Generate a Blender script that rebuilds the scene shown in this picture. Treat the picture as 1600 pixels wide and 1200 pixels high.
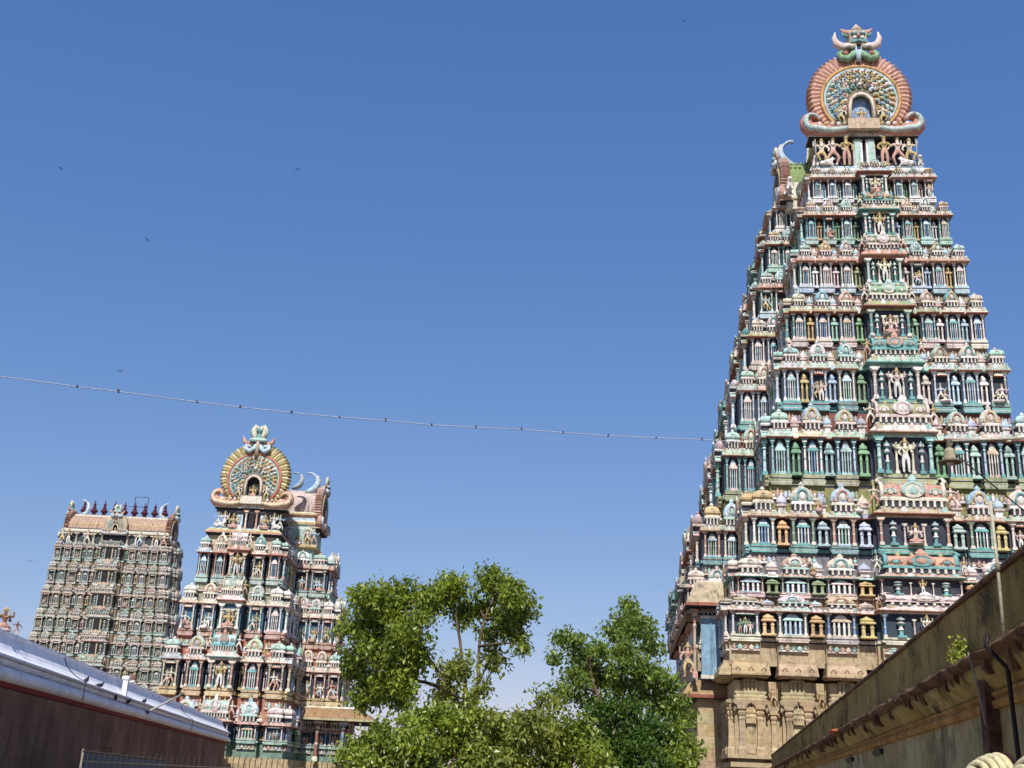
import bpy, math, random
import numpy as np
from mathutils import Vector, Matrix
R = math.radians
sin, cos, pi = math.sin, math.cos, math.pi
SC = bpy.context.scene
COL = SC.collection
for o in list(bpy.data.objects): bpy.data.objects.remove(o)

# ------------------------------------------------------------------ camera
PITCH, ROLL, EYE = R(19.06), R(2.58), 1.6
fw = Vector((0, cos(PITCH), sin(PITCH))); u0 = Vector((0, -sin(PITCH), cos(PITCH))); r0 = Vector((1, 0, 0))
rt = r0*cos(ROLL) + u0*sin(ROLL); up = u0*cos(ROLL) - r0*sin(ROLL)
cam = bpy.data.cameras.new('camera'); cam.sensor_width = 36; cam.lens = 36*1812/1600
cam.clip_start = .1; cam.clip_end = 6000
co = bpy.data.objects.new('camera', cam); COL.objects.link(co)
co.matrix_world = Matrix(((rt.x, up.x, -fw.x, 0), (rt.y, up.y, -fw.y, 0), (rt.z, up.z, -fw.z, EYE), (0, 0, 0, 1)))
SC.camera = co

# ------------------------------------------------------------------ sky, sun, exposure
SUN_EL, SUN_AZ = R(47), R(180+7)          # azimuth clockwise from +Y: the sun stands behind the camera
w = bpy.data.worlds.new('World'); SC.world = w; w.use_nodes = True
nt = w.node_tree; bg = nt.nodes['Background']
sky = nt.nodes.new('ShaderNodeTexSky'); sky.sky_type = 'NISHITA'; sky.sun_disc = False
sky.sun_elevation = SUN_EL; sky.sun_rotation = SUN_AZ
sky.altitude = 100; sky.air_density = 1.0; sky.dust_density = .3; sky.ozone_density = 8.0
# the camera's colour response to the sky, the same in every direction
sp = nt.nodes.new('ShaderNodeSeparateColor'); cb = nt.nodes.new('ShaderNodeCombineColor'); nt.links.new(sky.outputs[0], sp.inputs[0])
for i, (k, g) in enumerate(((.134, 1.0), (.157, .745), (.295, .470))):
    pw = nt.nodes.new('ShaderNodeMath'); pw.operation = 'POWER'; pw.inputs[1].default_value = g; nt.links.new(sp.outputs[i], pw.inputs[0])
    ml = nt.nodes.new('ShaderNodeMath'); ml.operation = 'MULTIPLY'; ml.inputs[1].default_value = k/.15; nt.links.new(pw.outputs[0], ml.inputs[0])
    nt.links.new(ml.outputs[0], cb.inputs[i])
nt.links.new(cb.outputs[0], bg.inputs[0]); bg.inputs[1].default_value = .15
sd = bpy.data.lights.new('sun', 'SUN'); sd.energy = 5.0; sd.angle = R(.5); sd.color = (1, .96, .90)
so = bpy.data.objects.new('sun', sd); COL.objects.link(so)
sv = Vector((sin(SUN_AZ)*cos(SUN_EL), cos(SUN_AZ)*cos(SUN_EL), sin(SUN_EL)))
so.rotation_euler = sv.to_track_quat('Z', 'Y').to_euler(); so.location = sv*200
SC.view_settings.view_transform = 'Standard'; SC.view_settings.look = 'None'
SC.view_settings.exposure = 0; SC.view_settings.gamma = 1; SC.view_settings.use_curve_mapping = False
SC.cycles.max_bounces = 6

rnd = random.Random(11)

# ------------------------------------------------------------------ colours and materials
def H(s):
    c = [int(s[i:i+2], 16)/255 for i in (0, 2, 4)]
    return tuple(x/12.92 if x <= .04045 else ((x+.055)/1.055)**2.4 for x in c)
MINT, TEAL, PALEB, BLUE, CREAM = H('b9dacf'), H('7ab3b2'), H('c6deec'), H('88b0d6'), H('ebe4d0')
SALMON, RED, OCHRE, WHITE, PINK = H('d2a592'), H('ae6f60'), H('d9bf8a'), H('f6f3ee'), H('ecd6ce')
OLIVE, GREEN, TAN, GREY, GOLD = H('aeb68a'), H('8cb48e'), H('d0bca0'), H('a3abb0'), H('cdb57e')
STONE, DARK, PLUM, LAV, BROWN = H('c2ae8a'), H('1e1e28'), H('4a4650'), H('ccd2e6'), H('8a6c52')

def new_mat(name, rough=.85):
    m = bpy.data.materials.new(name); m.use_nodes = True
    n = m.node_tree; b = n.nodes['Principled BSDF']; b.inputs['Roughness'].default_value = rough
    b.inputs['Specular IOR Level'].default_value = .25
    return m, n, b
def N(n, t, **kw):
    x = n.nodes.new(t)
    for k, v in kw.items(): setattr(x, k, v)
    return x
def noise(n, scale, detail=4, vec=None, rough=.6):
    x = N(n, 'ShaderNodeTexNoise'); x.inputs['Scale'].default_value = scale; x.inputs['Detail'].default_value = detail
    x.inputs['Roughness'].default_value = rough
    if vec is not None: n.links.new(vec, x.inputs['Vector'])
    return x.outputs['Fac']
def ramp(n, fac, p0, p1, c0=(0, 0, 0, 1), c1=(1, 1, 1, 1)):
    x = N(n, 'ShaderNodeValToRGB'); e = x.color_ramp.elements
    e[0].position = p0; e[1].position = p1; e[0].color = c0; e[1].color = c1
    n.links.new(fac, x.inputs['Fac']); return x.outputs['Color']
def mix(n, fac, a, b, mode='MIX'):
    x = N(n, 'ShaderNodeMix', data_type='RGBA', blend_type=mode)
    for sock, v in ((x.inputs[0], fac), (x.inputs[6], a), (x.inputs[7], b)):
        if isinstance(v, (int, float)): sock.default_value = v
        elif isinstance(v, tuple): sock.default_value = (*v[:3], 1)
        else: n.links.new(v, sock)
    return x.outputs[2]
def mapped(n, scale):
    g = N(n, 'ShaderNodeNewGeometry'); mp = N(n, 'ShaderNodeMapping'); mp.inputs['Scale'].default_value = scale
    n.links.new(g.outputs['Position'], mp.inputs['Vector']); return mp.outputs['Vector']
def bump(n, b, h, st, dist=.05):
    x = N(n, 'ShaderNodeBump'); x.inputs['Strength'].default_value = st; x.inputs['Distance'].default_value = dist
    n.links.new(h, x.inputs['Height']); n.links.new(x.outputs[0], b.inputs['Normal'])

def painted(name, grime=.5, scale=1.0, rough=.85, gcol=(.075, .06, .045), tinted=True, dust=0.0):
    """object colour, overridden per face by the 'tint' attribute, with weathering of its own"""
    m, n, b = new_mat(name, rough)
    oi = N(n, 'ShaderNodeObjectInfo'); at = N(n, 'ShaderNodeAttribute', attribute_name='tint')
    base = mix(n, at.outputs['Alpha'] if tinted else 0.0, oi.outputs['Color'], at.outputs['Color'])
    p = mapped(n, (1, 1, 1))
    var = ramp(n, noise(n, 1.7*scale, 5, p), .3, .7, (.82, .80, .78, 1), (1.06, 1.06, 1.06, 1))
    base = mix(n, 1.0, mix(n, dust, base, (.50, .53, .54)), var, 'MULTIPLY')
    st = noise(n, 3.2*scale, 7, mapped(n, (1, 1, .2)), .75)
    base = mix(n, mix(n, grime, (0, 0, 0), ramp(n, st, .52, .66)), base, gcol)
    fine = noise(n, 9*scale, 4, p)
    base = mix(n, .55, base, mix(n, 1.0, base, ramp(n, noise(n, 4.5*scale, 6, p, .75), .36, .60, (.42, .40, .38, 1)), 'MULTIPLY'))
    n.links.new(base, b.inputs['Base Color'])
    bump(n, b, fine, .5, .04/scale)
    return m
M_PAINT = painted('painted_stucco', .62, gcol=(.05, .042, .036), dust=.05)
M_STONE = painted('carved_sandstone', .6, .8, .9, tinted=False)
M_PLAIN = painted('weathered_paint', .3, 2.0, .6)

def flat_mat(name, col, rough=.6, metal=0.0):
    m, n, b = new_mat(name, rough); b.inputs['Metallic'].default_value = metal
    p = mapped(n, (1, 1, 1))
    n.links.new(mix(n, 1.0, tuple(col), ramp(n, noise(n, 6, 4, p), .3, .7, (.75, .75, .75, 1), (1.1, 1.1, 1.1, 1)), 'MULTIPLY'), b.inputs['Base Color'])
    return m

# ------------------------------------------------------------------ mesh builder
NOT = (0, 0, 0, 0)
def T(c): return NOT if c is None else (c[0], c[1], c[2], 1)
class MB:
    def __init__(s): s.v = []; s.f = []; s.t = []; s.s = []
    def add(s, vs, fs, tint=None, smooth=False):
        k = len(s.v); s.v += [tuple(p) for p in vs]; tt = T(tint)
        for f in fs: s.f.append(tuple(i+k for i in f)); s.t.append(tt); s.s.append(smooth)
    def rings(s, rs, cx=0, cy=0, tint=None, cap=True, tints=None):
        """rectangle loft: rs = (half x, half y, z)"""
        vs = []
        for hx, hy, z in rs: vs += [(cx-hx, cy-hy, z), (cx+hx, cy-hy, z), (cx+hx, cy+hy, z), (cx-hx, cy+hy, z)]
        for i in range(len(rs)-1):
            fs = [(4*i+j, 4*i+(j+1) % 4, 4*i+4+(j+1) % 4, 4*i+4+j) for j in range(4)]
            s.add(vs[4*i:4*i+8], [tuple(q-4*i for q in f) for f in fs], tints[i] if tints else tint)
        if cap:
            s.add(vs[:4], [(3, 2, 1, 0)], tints[0] if tints else tint); s.add(vs[-4:], [(0, 1, 2, 3)], tints[-1] if tints else tint)
    def box(s, c, d, tint=None):
        s.rings([(d[0]/2, d[1]/2, c[2]-d[2]/2), (d[0]/2, d[1]/2, c[2]+d[2]/2)], c[0], c[1], tint)
    def lathe(s, prof, n=8, cx=0, cy=0, tint=None, tints=None, phase=None, sx=1, sy=1, smooth=True):
        ph = pi/n if phase is None else phase; vs = []
        for r, z in prof:
            vs += [(cx+sx*r*cos(ph+2*pi*i/n), cy+sy*r*sin(ph+2*pi*i/n), z) for i in range(n)]
        for k in range(len(prof)-1):
            s.add(vs[k*n:k*n+2*n], [(i, (i+1) % n, n+(i+1) % n, n+i) for i in range(n)], tints[k] if tints else tint, smooth)
        s.add(vs[:n], [tuple(range(n-1, -1, -1))], tints[0] if tints else tint)
        s.add(vs[-n:], [tuple(range(n))], tints[-1] if tints else tint)
    def tube(s, pts, rad, n=6, tint=None, smooth=True):
        pts = [Vector(p) for p in pts]; m = len(pts)
        if not hasattr(rad, '__len__'): rad = [rad]*m
        vs = []; prev = None
        for i in range(m):
            d = (pts[min(i+1, m-1)]-pts[max(i-1, 0)]); d = d.normalized() if d.length > 1e-9 else Vector((0, 0, 1))
            a = prev if prev is not None else (Vector((0, 0, 1)) if abs(d.z) < .9 else Vector((1, 0, 0)))
            x = a-d*a.dot(d); x = x.normalized() if x.length > 1e-6 else d.orthogonal().normalized(); prev = x; y = d.cross(x)
            for j in range(n):
                q = 2*pi*j/n; vs.append(pts[i]+(x*cos(q)+y*sin(q))*rad[i])
        fs = [(i*n+j, i*n+(j+1) % n, i*n+n+(j+1) % n, i*n+n+j) for i in range(m-1) for j in range(n)]
        s.add(vs, fs+[tuple(range(n-1, -1, -1)), tuple(range((m-1)*n, m*n))], tint, smooth)
    def ell(s, c, r, nu=8, nv=6, tint=None):
        vs = [(c[0], c[1], c[2]-r[2])]
        for j in range(1, nv):
            a = -pi/2+pi*j/nv
            vs += [(c[0]+r[0]*cos(a)*cos(2*pi*i/nu), c[1]+r[1]*cos(a)*sin(2*pi*i/nu), c[2]+r[2]*sin(a)) for i in range(nu)]
        vs.append((c[0], c[1], c[2]+r[2])); L = len(vs)-1
        fs = [(0, 1+(i+1) % nu, 1+i) for i in range(nu)]
        for j in range(nv-2): fs += [(1+j*nu+i, 1+j*nu+(i+1) % nu, 1+(j+1)*nu+(i+1) % nu, 1+(j+1)*nu+i) for i in range(nu)]
        fs += [(1+(nv-2)*nu+i, 1+(nv-2)*nu+(i+1) % nu, L) for i in range(nu)]
        s.add(vs, fs, tint, True)
    def arc(s, c, Rr, r, a0, a1, k=14, n=5, tint=None, ell=1.0):
        s.tube([(c[0]+Rr*cos(a0+(a1-a0)*i/k), c[1], c[2]+ell*Rr*sin(a0+(a1-a0)*i/k)) for i in range(k+1)], r, n, tint)
    def prism(s, poly, y0, y1, tint=None):
        """XZ polygon (counter-clockwise seen from -Y) given thickness along Y"""
        n = len(poly); vs = [(x, y0, z) for x, z in poly]+[(x, y1, z) for x, z in poly]
        s.add(vs, [tuple(range(n)), tuple(range(2*n-1, n-1, -1))]+[(i, n+i, n+(i+1) % n, (i+1) % n) for i in range(n)], tint)
    def merge(s, o, M=None):
        k = len(s.v)
        s.v += [tuple(M @ Vector(p)) for p in o.v] if M is not None else o.v
        s.f += [tuple(i+k for i in f) for f in o.f]; s.t += o.t; s.s += o.s
    def mesh(s, name, mat):
        m = bpy.data.meshes.new(name); m.from_pydata(s.v, [], s.f); m.materials.append(mat)
        m.polygons.foreach_set('use_smooth', s.s)
        a = m.attributes.new('tint', 'FLOAT_COLOR', 'FACE'); a.data.foreach_set('color', np.array(s.t, 'f').ravel())
        m.update(); return m
    def build(s, name, mat, parent=None, color=None):
        return mkobj(name, s.mesh(name, mat), parent, color)
def mkobj(name, mesh, parent=None, color=None):
    o = bpy.data.objects.new(name, mesh); COL.objects.link(o)
    if parent is not None: o.parent = parent
    if color is not None: o.color = (*color[:3], 1)
    return o
def empty(name, loc=(0, 0, 0), rz=0, parent=None):
    o = bpy.data.objects.new(name, None); COL.objects.link(o); o.location = loc; o.rotation_euler = (0, 0, rz)
    o.empty_display_size = .5
    if parent: o.parent = parent
    return o
def tag(o, label=None, cat=None, group=None, kind=None):
    for k, v in (('label', label), ('category', cat), ('group', group), ('kind', kind)):
        if v: o[k] = v
    return o

# ------------------------------------------------------------------ carved figures (one skinned body each)
def skinned(joints, edges, root, tintf, extra=None, sub=1):
    keys = list(joints); idx = {k: i for i, k in enumerate(keys)}
    m = bpy.data.meshes.new('body'); m.from_pydata([joints[k][:3] for k in keys], [(idx[a], idx[b]) for a, b in edges], [])
    o = bpy.data.objects.new('body', m); COL.objects.link(o)
    sk = o.modifiers.new('s', 'SKIN'); sk.use_smooth_shade = True
    for i, k in enumerate(keys):
        r = joints[k][3]; rr = r if isinstance(r, tuple) else (r, r)
        m.skin_vertices[0].data[i].radius = rr; m.skin_vertices[0].data[i].use_root = (k == root)
    if sub: ss = o.modifiers.new('u', 'SUBSURF'); ss.levels = sub; ss.render_levels = sub
    dg = bpy.context.evaluated_depsgraph_get(); e = o.evaluated_get(dg); me = e.to_mesh()
    b = MB(); vs = [tuple(v.co) for v in me.vertices]
    b.v = vs
    for p in me.polygons:
        f = tuple(p.vertices); c = sum((Vector(vs[i]) for i in f), Vector())/len(f)
        b.f.append(f); b.t.append(T(tintf(c))); b.s.append(True)
    e.to_mesh_clear(); bpy.data.objects.remove(o); bpy.data.meshes.remove(m)
    if extra: b.merge(extra)
    return b
def figure(pose, dhoti, four=False, crown=GOLD):
    J = dict(pel=(0, 0, .50, (.085, .07)), waist=(0, 0, .60, (.065, .055)), chest=(0, -.01, .71, (.10, .07)), neck=(0, 0, .79, .038),
             head=(0, -.01, .86, .06), top=(0, 0, .92, .05))
    E = [('pel', 'waist'), ('waist', 'chest'), ('chest', 'neck'), ('neck', 'head'), ('head', 'top')]
    def arm(k, sh, el, ha):
        J['s'+k] = (*sh, .042); J['e'+k] = (*el, .034); J['h'+k] = (*ha, .028)
        E.extend([('chest', 's'+k), ('s'+k, 'e'+k), ('e'+k, 'h'+k)])
    def leg(k, hip, kn, an, toe):
        J['p'+k] = (*hip, .06); J['k'+k] = (*kn, .05); J['a'+k] = (*an, .035); J['t'+k] = (*toe, .03)
        E.extend([('pel', 'p'+k), ('p'+k, 'k'+k), ('k'+k, 'a'+k), ('a'+k, 't'+k)])
    for sx in (-1, 1):
        k = 'lr'[sx > 0]
        if pose == 'stand':
            arm(k, (sx*.13, 0, .75), (sx*.20, -.02, .62), (sx*.13, -.12, .60 if sx > 0 else .48))
            leg(k, (sx*.065, 0, .47), (sx*.075, -.02, .26), (sx*.07, 0, .05), (sx*.09, -.08, .02))
        elif pose == 'guard':
            arm(k, (sx*.13, 0, .75), (sx*.24, -.04, .70 if sx > 0 else .62), (sx*.20, -.08, .88 if sx > 0 else .50))
            leg(k, (sx*.07, 0, .47), (sx*.12, -.08, .28) if sx < 0 else (sx*.17, -.16, .36), (sx*.09, 0, .05) if sx < 0 else (sx*.08, -.1, .18), (sx*.12, -.08, .02) if sx < 0 else (sx*.10, -.19, .14))
        elif pose == 'sit':
            arm(k, (sx*.13, 0, .75), (sx*.21, -.04, .60), (sx*.14, -.16, .52 if sx > 0 else .66))
            leg(k, (sx*.07, 0, .46), (sx*.25, -.14, .40), (sx*-.02, -.20, .37), (sx*-.1, -.21, .37))
        elif pose == 'lean':
            arm(k, (sx*.13, 0, .75), (sx*.25, 0, .66), (sx*.33, -.05, .80 if sx > 0 else .52))
            leg(k, (sx*.065, 0, .47), (sx*.17, -.06, .27), (sx*.2 if sx > 0 else sx*.08, 0, .05), (sx*.24 if sx > 0 else sx*.1, -.08, .02))
        if four:
            arm(k+'2', (sx*.12, .03, .77), (sx*.26, .03, .74), (sx*.25, -.02, .93))
    ex = MB()
    ex.lathe([(.065, .91), (.075, .94), (.05, .98), (.055, 1.0), (.028, 1.05), (.005, 1.09)], 6, tint=crown)
    ex.tube([(-.09, -.05, .77), (0, -.085, .68), (.09, -.05, .77)], .014, 4, crown)
    if four: ex.arc((0, .06, .86), .13, .016, 0, 2*pi, 12, 4, crown)
    if pose == 'sit': ex.lathe([(.27, .28), (.30, .31), (.24, .34), (.26, .37)], 8, tint=PINK)
    if pose == 'guard': ex.tube([(.21, -.1, .1), (.21, -.09, .95)], [.035, .018], 5, GREY)
    def tf(c):
        if c.z < .56 and c.z > .1 and abs(c.x) < (.3 if pose == 'sit' else .2) and not (abs(c.x) > .12 and c.z > .45 and pose != 'sit'): return dhoti
        return None
    b = skinned(J, E, 'pel', tf, ex)
    if pose == 'sit': b.v = [(x, y, z-.28) for x, y, z in b.v]
    return b
def bull():
    J = dict(r=(.32, 0, .30, (.15, .15)), m=(0, 0, .30, (.16, .17)), s=(-.26, 0, .36, (.15, .17)), n=(-.36, 0, .52, .10), h=(-.44, 0, .62, .085), z=(-.57, 0, .56, .055),
             t=(.46, 0, .36, .03), t2=(.50, 0, .1, .02))
    E = [('r', 'm'), ('m', 's'), ('s', 'n'), ('n', 'h'), ('h', 'z'), ('r', 't'), ('t', 't2')]
    for sy in (-1, 1):
        k = str(sy)
        J['fk'+k] = (-.36, sy*.12, .16, .06); J['ff'+k] = (-.50, sy*.12, .05, .04)
        J['bk'+k] = (.22, sy*.18, .16, .08); J['bf'+k] = (.05, sy*.2, .05, .045)
        J['o'+k] = (-.40, sy*.09, .74, .025); E += [('s', 'fk'+k), ('fk'+k, 'ff'+k), ('r', 'bk'+k), ('bk'+k, 'bf'+k), ('h', 'o'+k)]
    ex = MB(); ex.tube([(-.3, -.17, .3), (-.32, -.19, .42), (-.3, 0, .58), (-.32, .19, .42), (-.3, .17, .3)], .02, 4, RED)
    return skinned(J, E, 'm', lambda c: None, ex)
B_STAND = [figure('stand', d, f) for d, f in ((SALMON, False), (WHITE, True), (MINT, False))]
B_GUARD = [figure('guard', d, True) for d in (OCHRE, PALEB)]
B_SIT = [figure('sit', d, f) for d, f in ((SALMON, True), (WHITE, False))]
B_LEAN = [figure('lean', d, False) for d in (CREAM, SALMON)]
B_BULL = bull()

# ------------------------------------------------------------------ unit architecture pieces: 1 wide, 1 deep, 1 high, front at -Y
def u_pillar(cap):
    b = MB()
    b.rings([(.5, .5, 0), (.5, .5, .07), (.40, .40, .09), (.40, .40, .12)], tints=[cap]*3)
    b.lathe([(.33, .12), (.30, .40), (.34, .43), (.30, .46), (.27, .70), (.42, .75), (.25, .79), (.48, .85), (.2, .89)], 7,
            tints=[None, cap, cap, None, cap, None, cap, cap])
    b.rings([(.55, .55, .89), (.55, .55, .93), (.8, .5, .95), (.85, .5, 1.0)], tints=[None, cap, cap])
    return b
def u_eave(lip):
    b = MB()
    b.rings([(.47, .47, 0), (.5, .5, .02), (.5, .5, .14), (.485, .485, .22), (.45, .45, .42), (.40, .40, .62), (.37, .37, .80)], tints=[lip, lip, None, None, None, None])
    b.rings([(.39, .39, .80), (.40, .40, .86), (.40, .40, .96), (.37, .37, 1.0)], tint=WHITE)
    for i in range(4):
        x = (i-1.5)*.24; c = (TAN, WHITE, PINK, MINT)[i % 4]
        b.prism([(x-.04, .30), (x+.04, .30), (x+.045, .6), (x, 1.05), (x-.045, .6)], -.475, -.38, c)
    return b
def u_eave_kudu(lip, n=3):
    b = u_eave(lip)
    for i in range(n):
        x = (i-(n-1)/2)*.8/n
        b.arc((x, -.455, .30), .34/n*.5, .028, -.3, pi+.3, 7, 4, GOLD, ell=2.6)
        b.ell((x, -.44, .36), (.09/n*1.4, .03, .2), 6, 4, PINK)
    return b
def u_band():
    b = MB()
    b.rings([(.46, .46, 0), (.46, .46, .2), (.5, .5, .3), (.5, .5, .48), (.44, .44, .55), (.44, .44, .68), (.48, .48, .76), (.48, .48, 1)],
            tints=[None, WHITE, None, None, DARK, CREAM, None])
    return b
def u_niche(body, roof):
    b = MB()
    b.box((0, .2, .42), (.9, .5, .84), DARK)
    b.rings([(.5, .5, 0), (.5, .5, .05), (.45, .45, .07)], tint=roof)
    for x in (-.36, -.13, .13, .36):
        b.lathe([(.085, .07), (.06, .12), (.055, .40), (.075, .43), (.05, .62), (.09, .68)], 6, x, -.36, tint=body if abs(x) > .2 else None)
    b.rings([(.50, .5, .68), (.50, .5, .71), (.42, .42, .77), (.36, .36, .80)], tint=roof)
    b.rings([(.3, .3, .80), (.3, .3, .86)], tint=body)
    b.lathe([(.30, .86), (.32, .90), (.22, .97), (.05, 1.03)], 8, 0, 0, tint=None)
    return b
def u_post():
    b = MB()
    b.rings([(.5, .5, 0), (.5, .5, .08), (.38, .38, .10)])
    b.lathe([(.26, .10), (.22, .3), (.34, .36), (.22, .42), (.20, .56), (.46, .62), (.5, .66), (.3, .72), (.2, .76), (.44, .82), (.46, .88), (.2, .93), (.02, 1.0)], 7,
            tints=[None, None, WHITE, WHITE, None, None, PINK, None, None, WHITE, None, None])
    return b
def u_pair():
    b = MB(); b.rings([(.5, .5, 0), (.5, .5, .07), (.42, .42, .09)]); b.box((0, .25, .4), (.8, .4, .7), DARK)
    for x in (-.27, .27): b.lathe([(.17, .09), (.13, .14), (.12, .42), (.16, .46), (.11, .58), (.2, .64)], 6, x, -.25)
    b.rings([(.5, .5, .64), (.5, .5, .69), (.36, .36, .75)]); b.lathe([(.34, .75), (.46, .80), (.42, .87), (.2, .93), (.03, 1.0)], 8); return b
def stubs(b, z0, z1, n, hw, yf, c=CREAM):
    for i in range(n):
        x = -hw+2*hw*(i+.5)/n
        b.rings([(hw*.42/n, .05, z0), (hw*.3/n, .04, (z0+z1)/2), (hw*.42/n, .05, z1)], x, yf, tint=c, cap=False)
def u_dome(trim, ring):
    b = MB()
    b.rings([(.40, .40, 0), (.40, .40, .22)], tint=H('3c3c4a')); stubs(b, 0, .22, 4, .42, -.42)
    b.rings([(.48, .48, .20), (.48, .48, .25), (.42, .42, .30)], tint=trim)
    b.lathe([(.44, .30), (.50, .38), (.50, .50), (.42, .64), (.28, .76), (.12, .82), (.10, .86), (.14, .89), (.02, 1.0)], 12, sy=.8)
    b.arc((0, -.42, .50), .20, .045, -.5, pi+.5, 12, 5, ring)
    b.ell((0, -.40, .49), (.13, .06, .13), 8, 5, trim)
    b.prism([(-.07, .70), (.07, .70), (0, .86)], -.44, -.34, trim)
    for sx in (-1, 1): b.tube([(sx*.2, -.42, .36), (sx*.33, -.42, .34), (sx*.38, -.42, .42), (sx*.32, -.42, .46)], [.05, .045, .035, .02], 5, ring)
    return b
def u_dome_sq(trim):
    b = MB()
    b.rings([(.40, .40, 0), (.40, .40, .28)], tint=H('3c3c4a')); stubs(b, 0, .28, 4, .42, -.42)
    b.rings([(.48, .48, .26), (.50, .50, .32), (.42, .42, .40)], tint=trim)
    b.rings([(.36, .36, .40), (.36, .36, .46), (.46, .46, .50), (.47, .47, .58), (.38, .38, .72), (.18, .18, .82)])
    b.lathe([(.10, .82), (.15, .88), (.02, 1.0)], 6, tint=trim)
    b.arc((0, -.46, .58), .12, .03, -.4, pi+.4, 8, 4, trim)
    return b
def u_dome_small():
    b = MB(); b.rings([(.3, .3, 0), (.3, .3, .3)], tint=WHITE)
    b.rings([(.44, .44, .3), (.44, .44, .38)], tint=PINK)
    b.lathe([(.38, .38), (.48, .5), (.44, .66), (.22, .8), (.1, .86), (.02, 1.0)], 8); return b
def u_barrel(trim, face):
    b = MB()
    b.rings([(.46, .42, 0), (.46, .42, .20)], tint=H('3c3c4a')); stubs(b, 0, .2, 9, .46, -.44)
    b.rings([(.50, .5, .18), (.50, .5, .24), (.47, .45, .29)], tint=trim)
    n = 10; prof = [(-.42*cos(a)*(1.04 if .2 < a < 2.9 else .9), .30+.42*sin(a)) for a in [pi*i/n for i in range(n+1)]]
    vs = [(-.46, y, z) for y, z in prof]+[(.46, y, z) for y, z in prof]
    b.add(vs, [(i, i+n+1, i+n+2, i+1) for i in range(n)], None, True)
    b.add(vs, [tuple(range(n, -1, -1)), tuple(range(n+1, 2*n+2))], trim)
    for sx in (-1, 1):
        b.tube([(sx*.46, y*1.08, .30+(z-.30)*1.1) for y, z in prof], .03, 5, trim)
        b.tube([(sx*.46, 0, .74), (sx*.50, 0, .84), (sx*.46, 0, .93), (sx*.40, 0, .9)], [.045, .04, .03, .015], 5, trim)
    # central horseshoe face
    b.prism([(.17*cos(a), .50+.24*sin(a)) for a in [2*pi*i/12 for i in range(12)]], -.56, -.3, trim)
    b.arc((0, -.56, .50), .15, .035, -.6, pi+.6, 12, 5, face, ell=1.4)
    b.ell((0, -.56, .48), (.08, .05, .13), 8, 5, face)
    b.lathe([(.06, .72), (.09, .80), (.02, .98)], 6, 0, -.42, tint=face)
    for x in (-.33, .33):
        b.arc((x, -.45, .44), .075, .02, -.4, pi+.4, 8, 4, face, ell=1.4); b.ell((x, -.44, .44), (.05, .04, .08), 6, 4, trim)
    for k in range(4): b.lathe([(.025, .72), (.04, .77), (.015, .82), (.005, .9)], 5, -.28+.56*k/3, 0, tint=GOLD)
    return b
def u_frieze(seed):
    b = MB(); q = random.Random(seed); b.rings([(.5, .3, 0), (.5, .3, .12), (.47, .25, .16)], tint=q.choice((WHITE, PINK, TAN)))
    for i in range(5):
        x = -.4+.2*i; c = q.choice((WHITE, PINK, CREAM, TAN, MINT, LAV, SALMON)); hh = q.uniform(.45, .75)
        if i % 2: b.rings([(.07, .3, .14), (.075, .32, hh*.7), (.05, .3, hh), (.01, .28, hh+.15)], x, -.1, c)
        else: b.ell((x, -.2, .12+hh*.3), (.07, .2, hh*.36), 6, 5, c); b.ell((x, -.22, .12+hh*.78), (.042, .12, .13), 6, 4, q.choice((GOLD, c)))
        b.arc((x, -.3, .3), .085, .02, -.2, pi+.2, 6, 4, q.choice((GOLD, TEAL, SALMON)), ell=4.0)
    return b
UNIT = dict(frieze=[u_frieze(k) for k in range(4)],
    pillar=[u_pillar(c) for c in (CREAM, SALMON, TEAL, WHITE)],
    eave=[u_eave(c) for c in (RED, SALMON, TEAL)], eavek=[u_eave_kudu(c) for c in (RED, SALMON)],
    band=[u_band()], niche=[u_niche(a, c) for a, c in ((WHITE, PINK), (PALEB, MINT), (WHITE, PALEB), (CREAM, TAN), (WHITE, TEAL))],
    post=[u_post()], pair=[u_pair()], dome=[u_dome(a, c) for a, c in ((CREAM, SALMON), (WHITE, TEAL), (PINK, OCHRE), (MINT, WHITE))],
    domesq=[u_dome_sq(a) for a in (CREAM, WHITE, PINK)], domes=[u_dome_small()], barrel=[u_barrel(a, c) for a, c in ((CREAM, MINT), (PINK, WHITE), (TEAL, SALMON))],
    stand=B_STAND, guard=B_GUARD, sit=B_SIT, lean=B_LEAN, bull=[B_BULL])
NAME = dict(frieze='frieze', pillar='pillar', eave='eave', eavek='eave', band='plinth_band', niche='niche_shrine', post='baluster', pair='recess_shrine', dome='shrine_dome', domesq='square_shrine',
            domes='small_dome', barrel='barrel_shrine', stand='statue', guard='statue', sit='statue', lean='statue', bull='bull_statue')
_mesh = {}
def umesh(k, i, mat):
    i %= len(UNIT[k])
    if (k, i, mat.name) not in _mesh: _mesh[(k, i, mat.name)] = UNIT[k][i].mesh(NAME[k], mat)
    return _mesh[(k, i, mat.name)]
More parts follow.
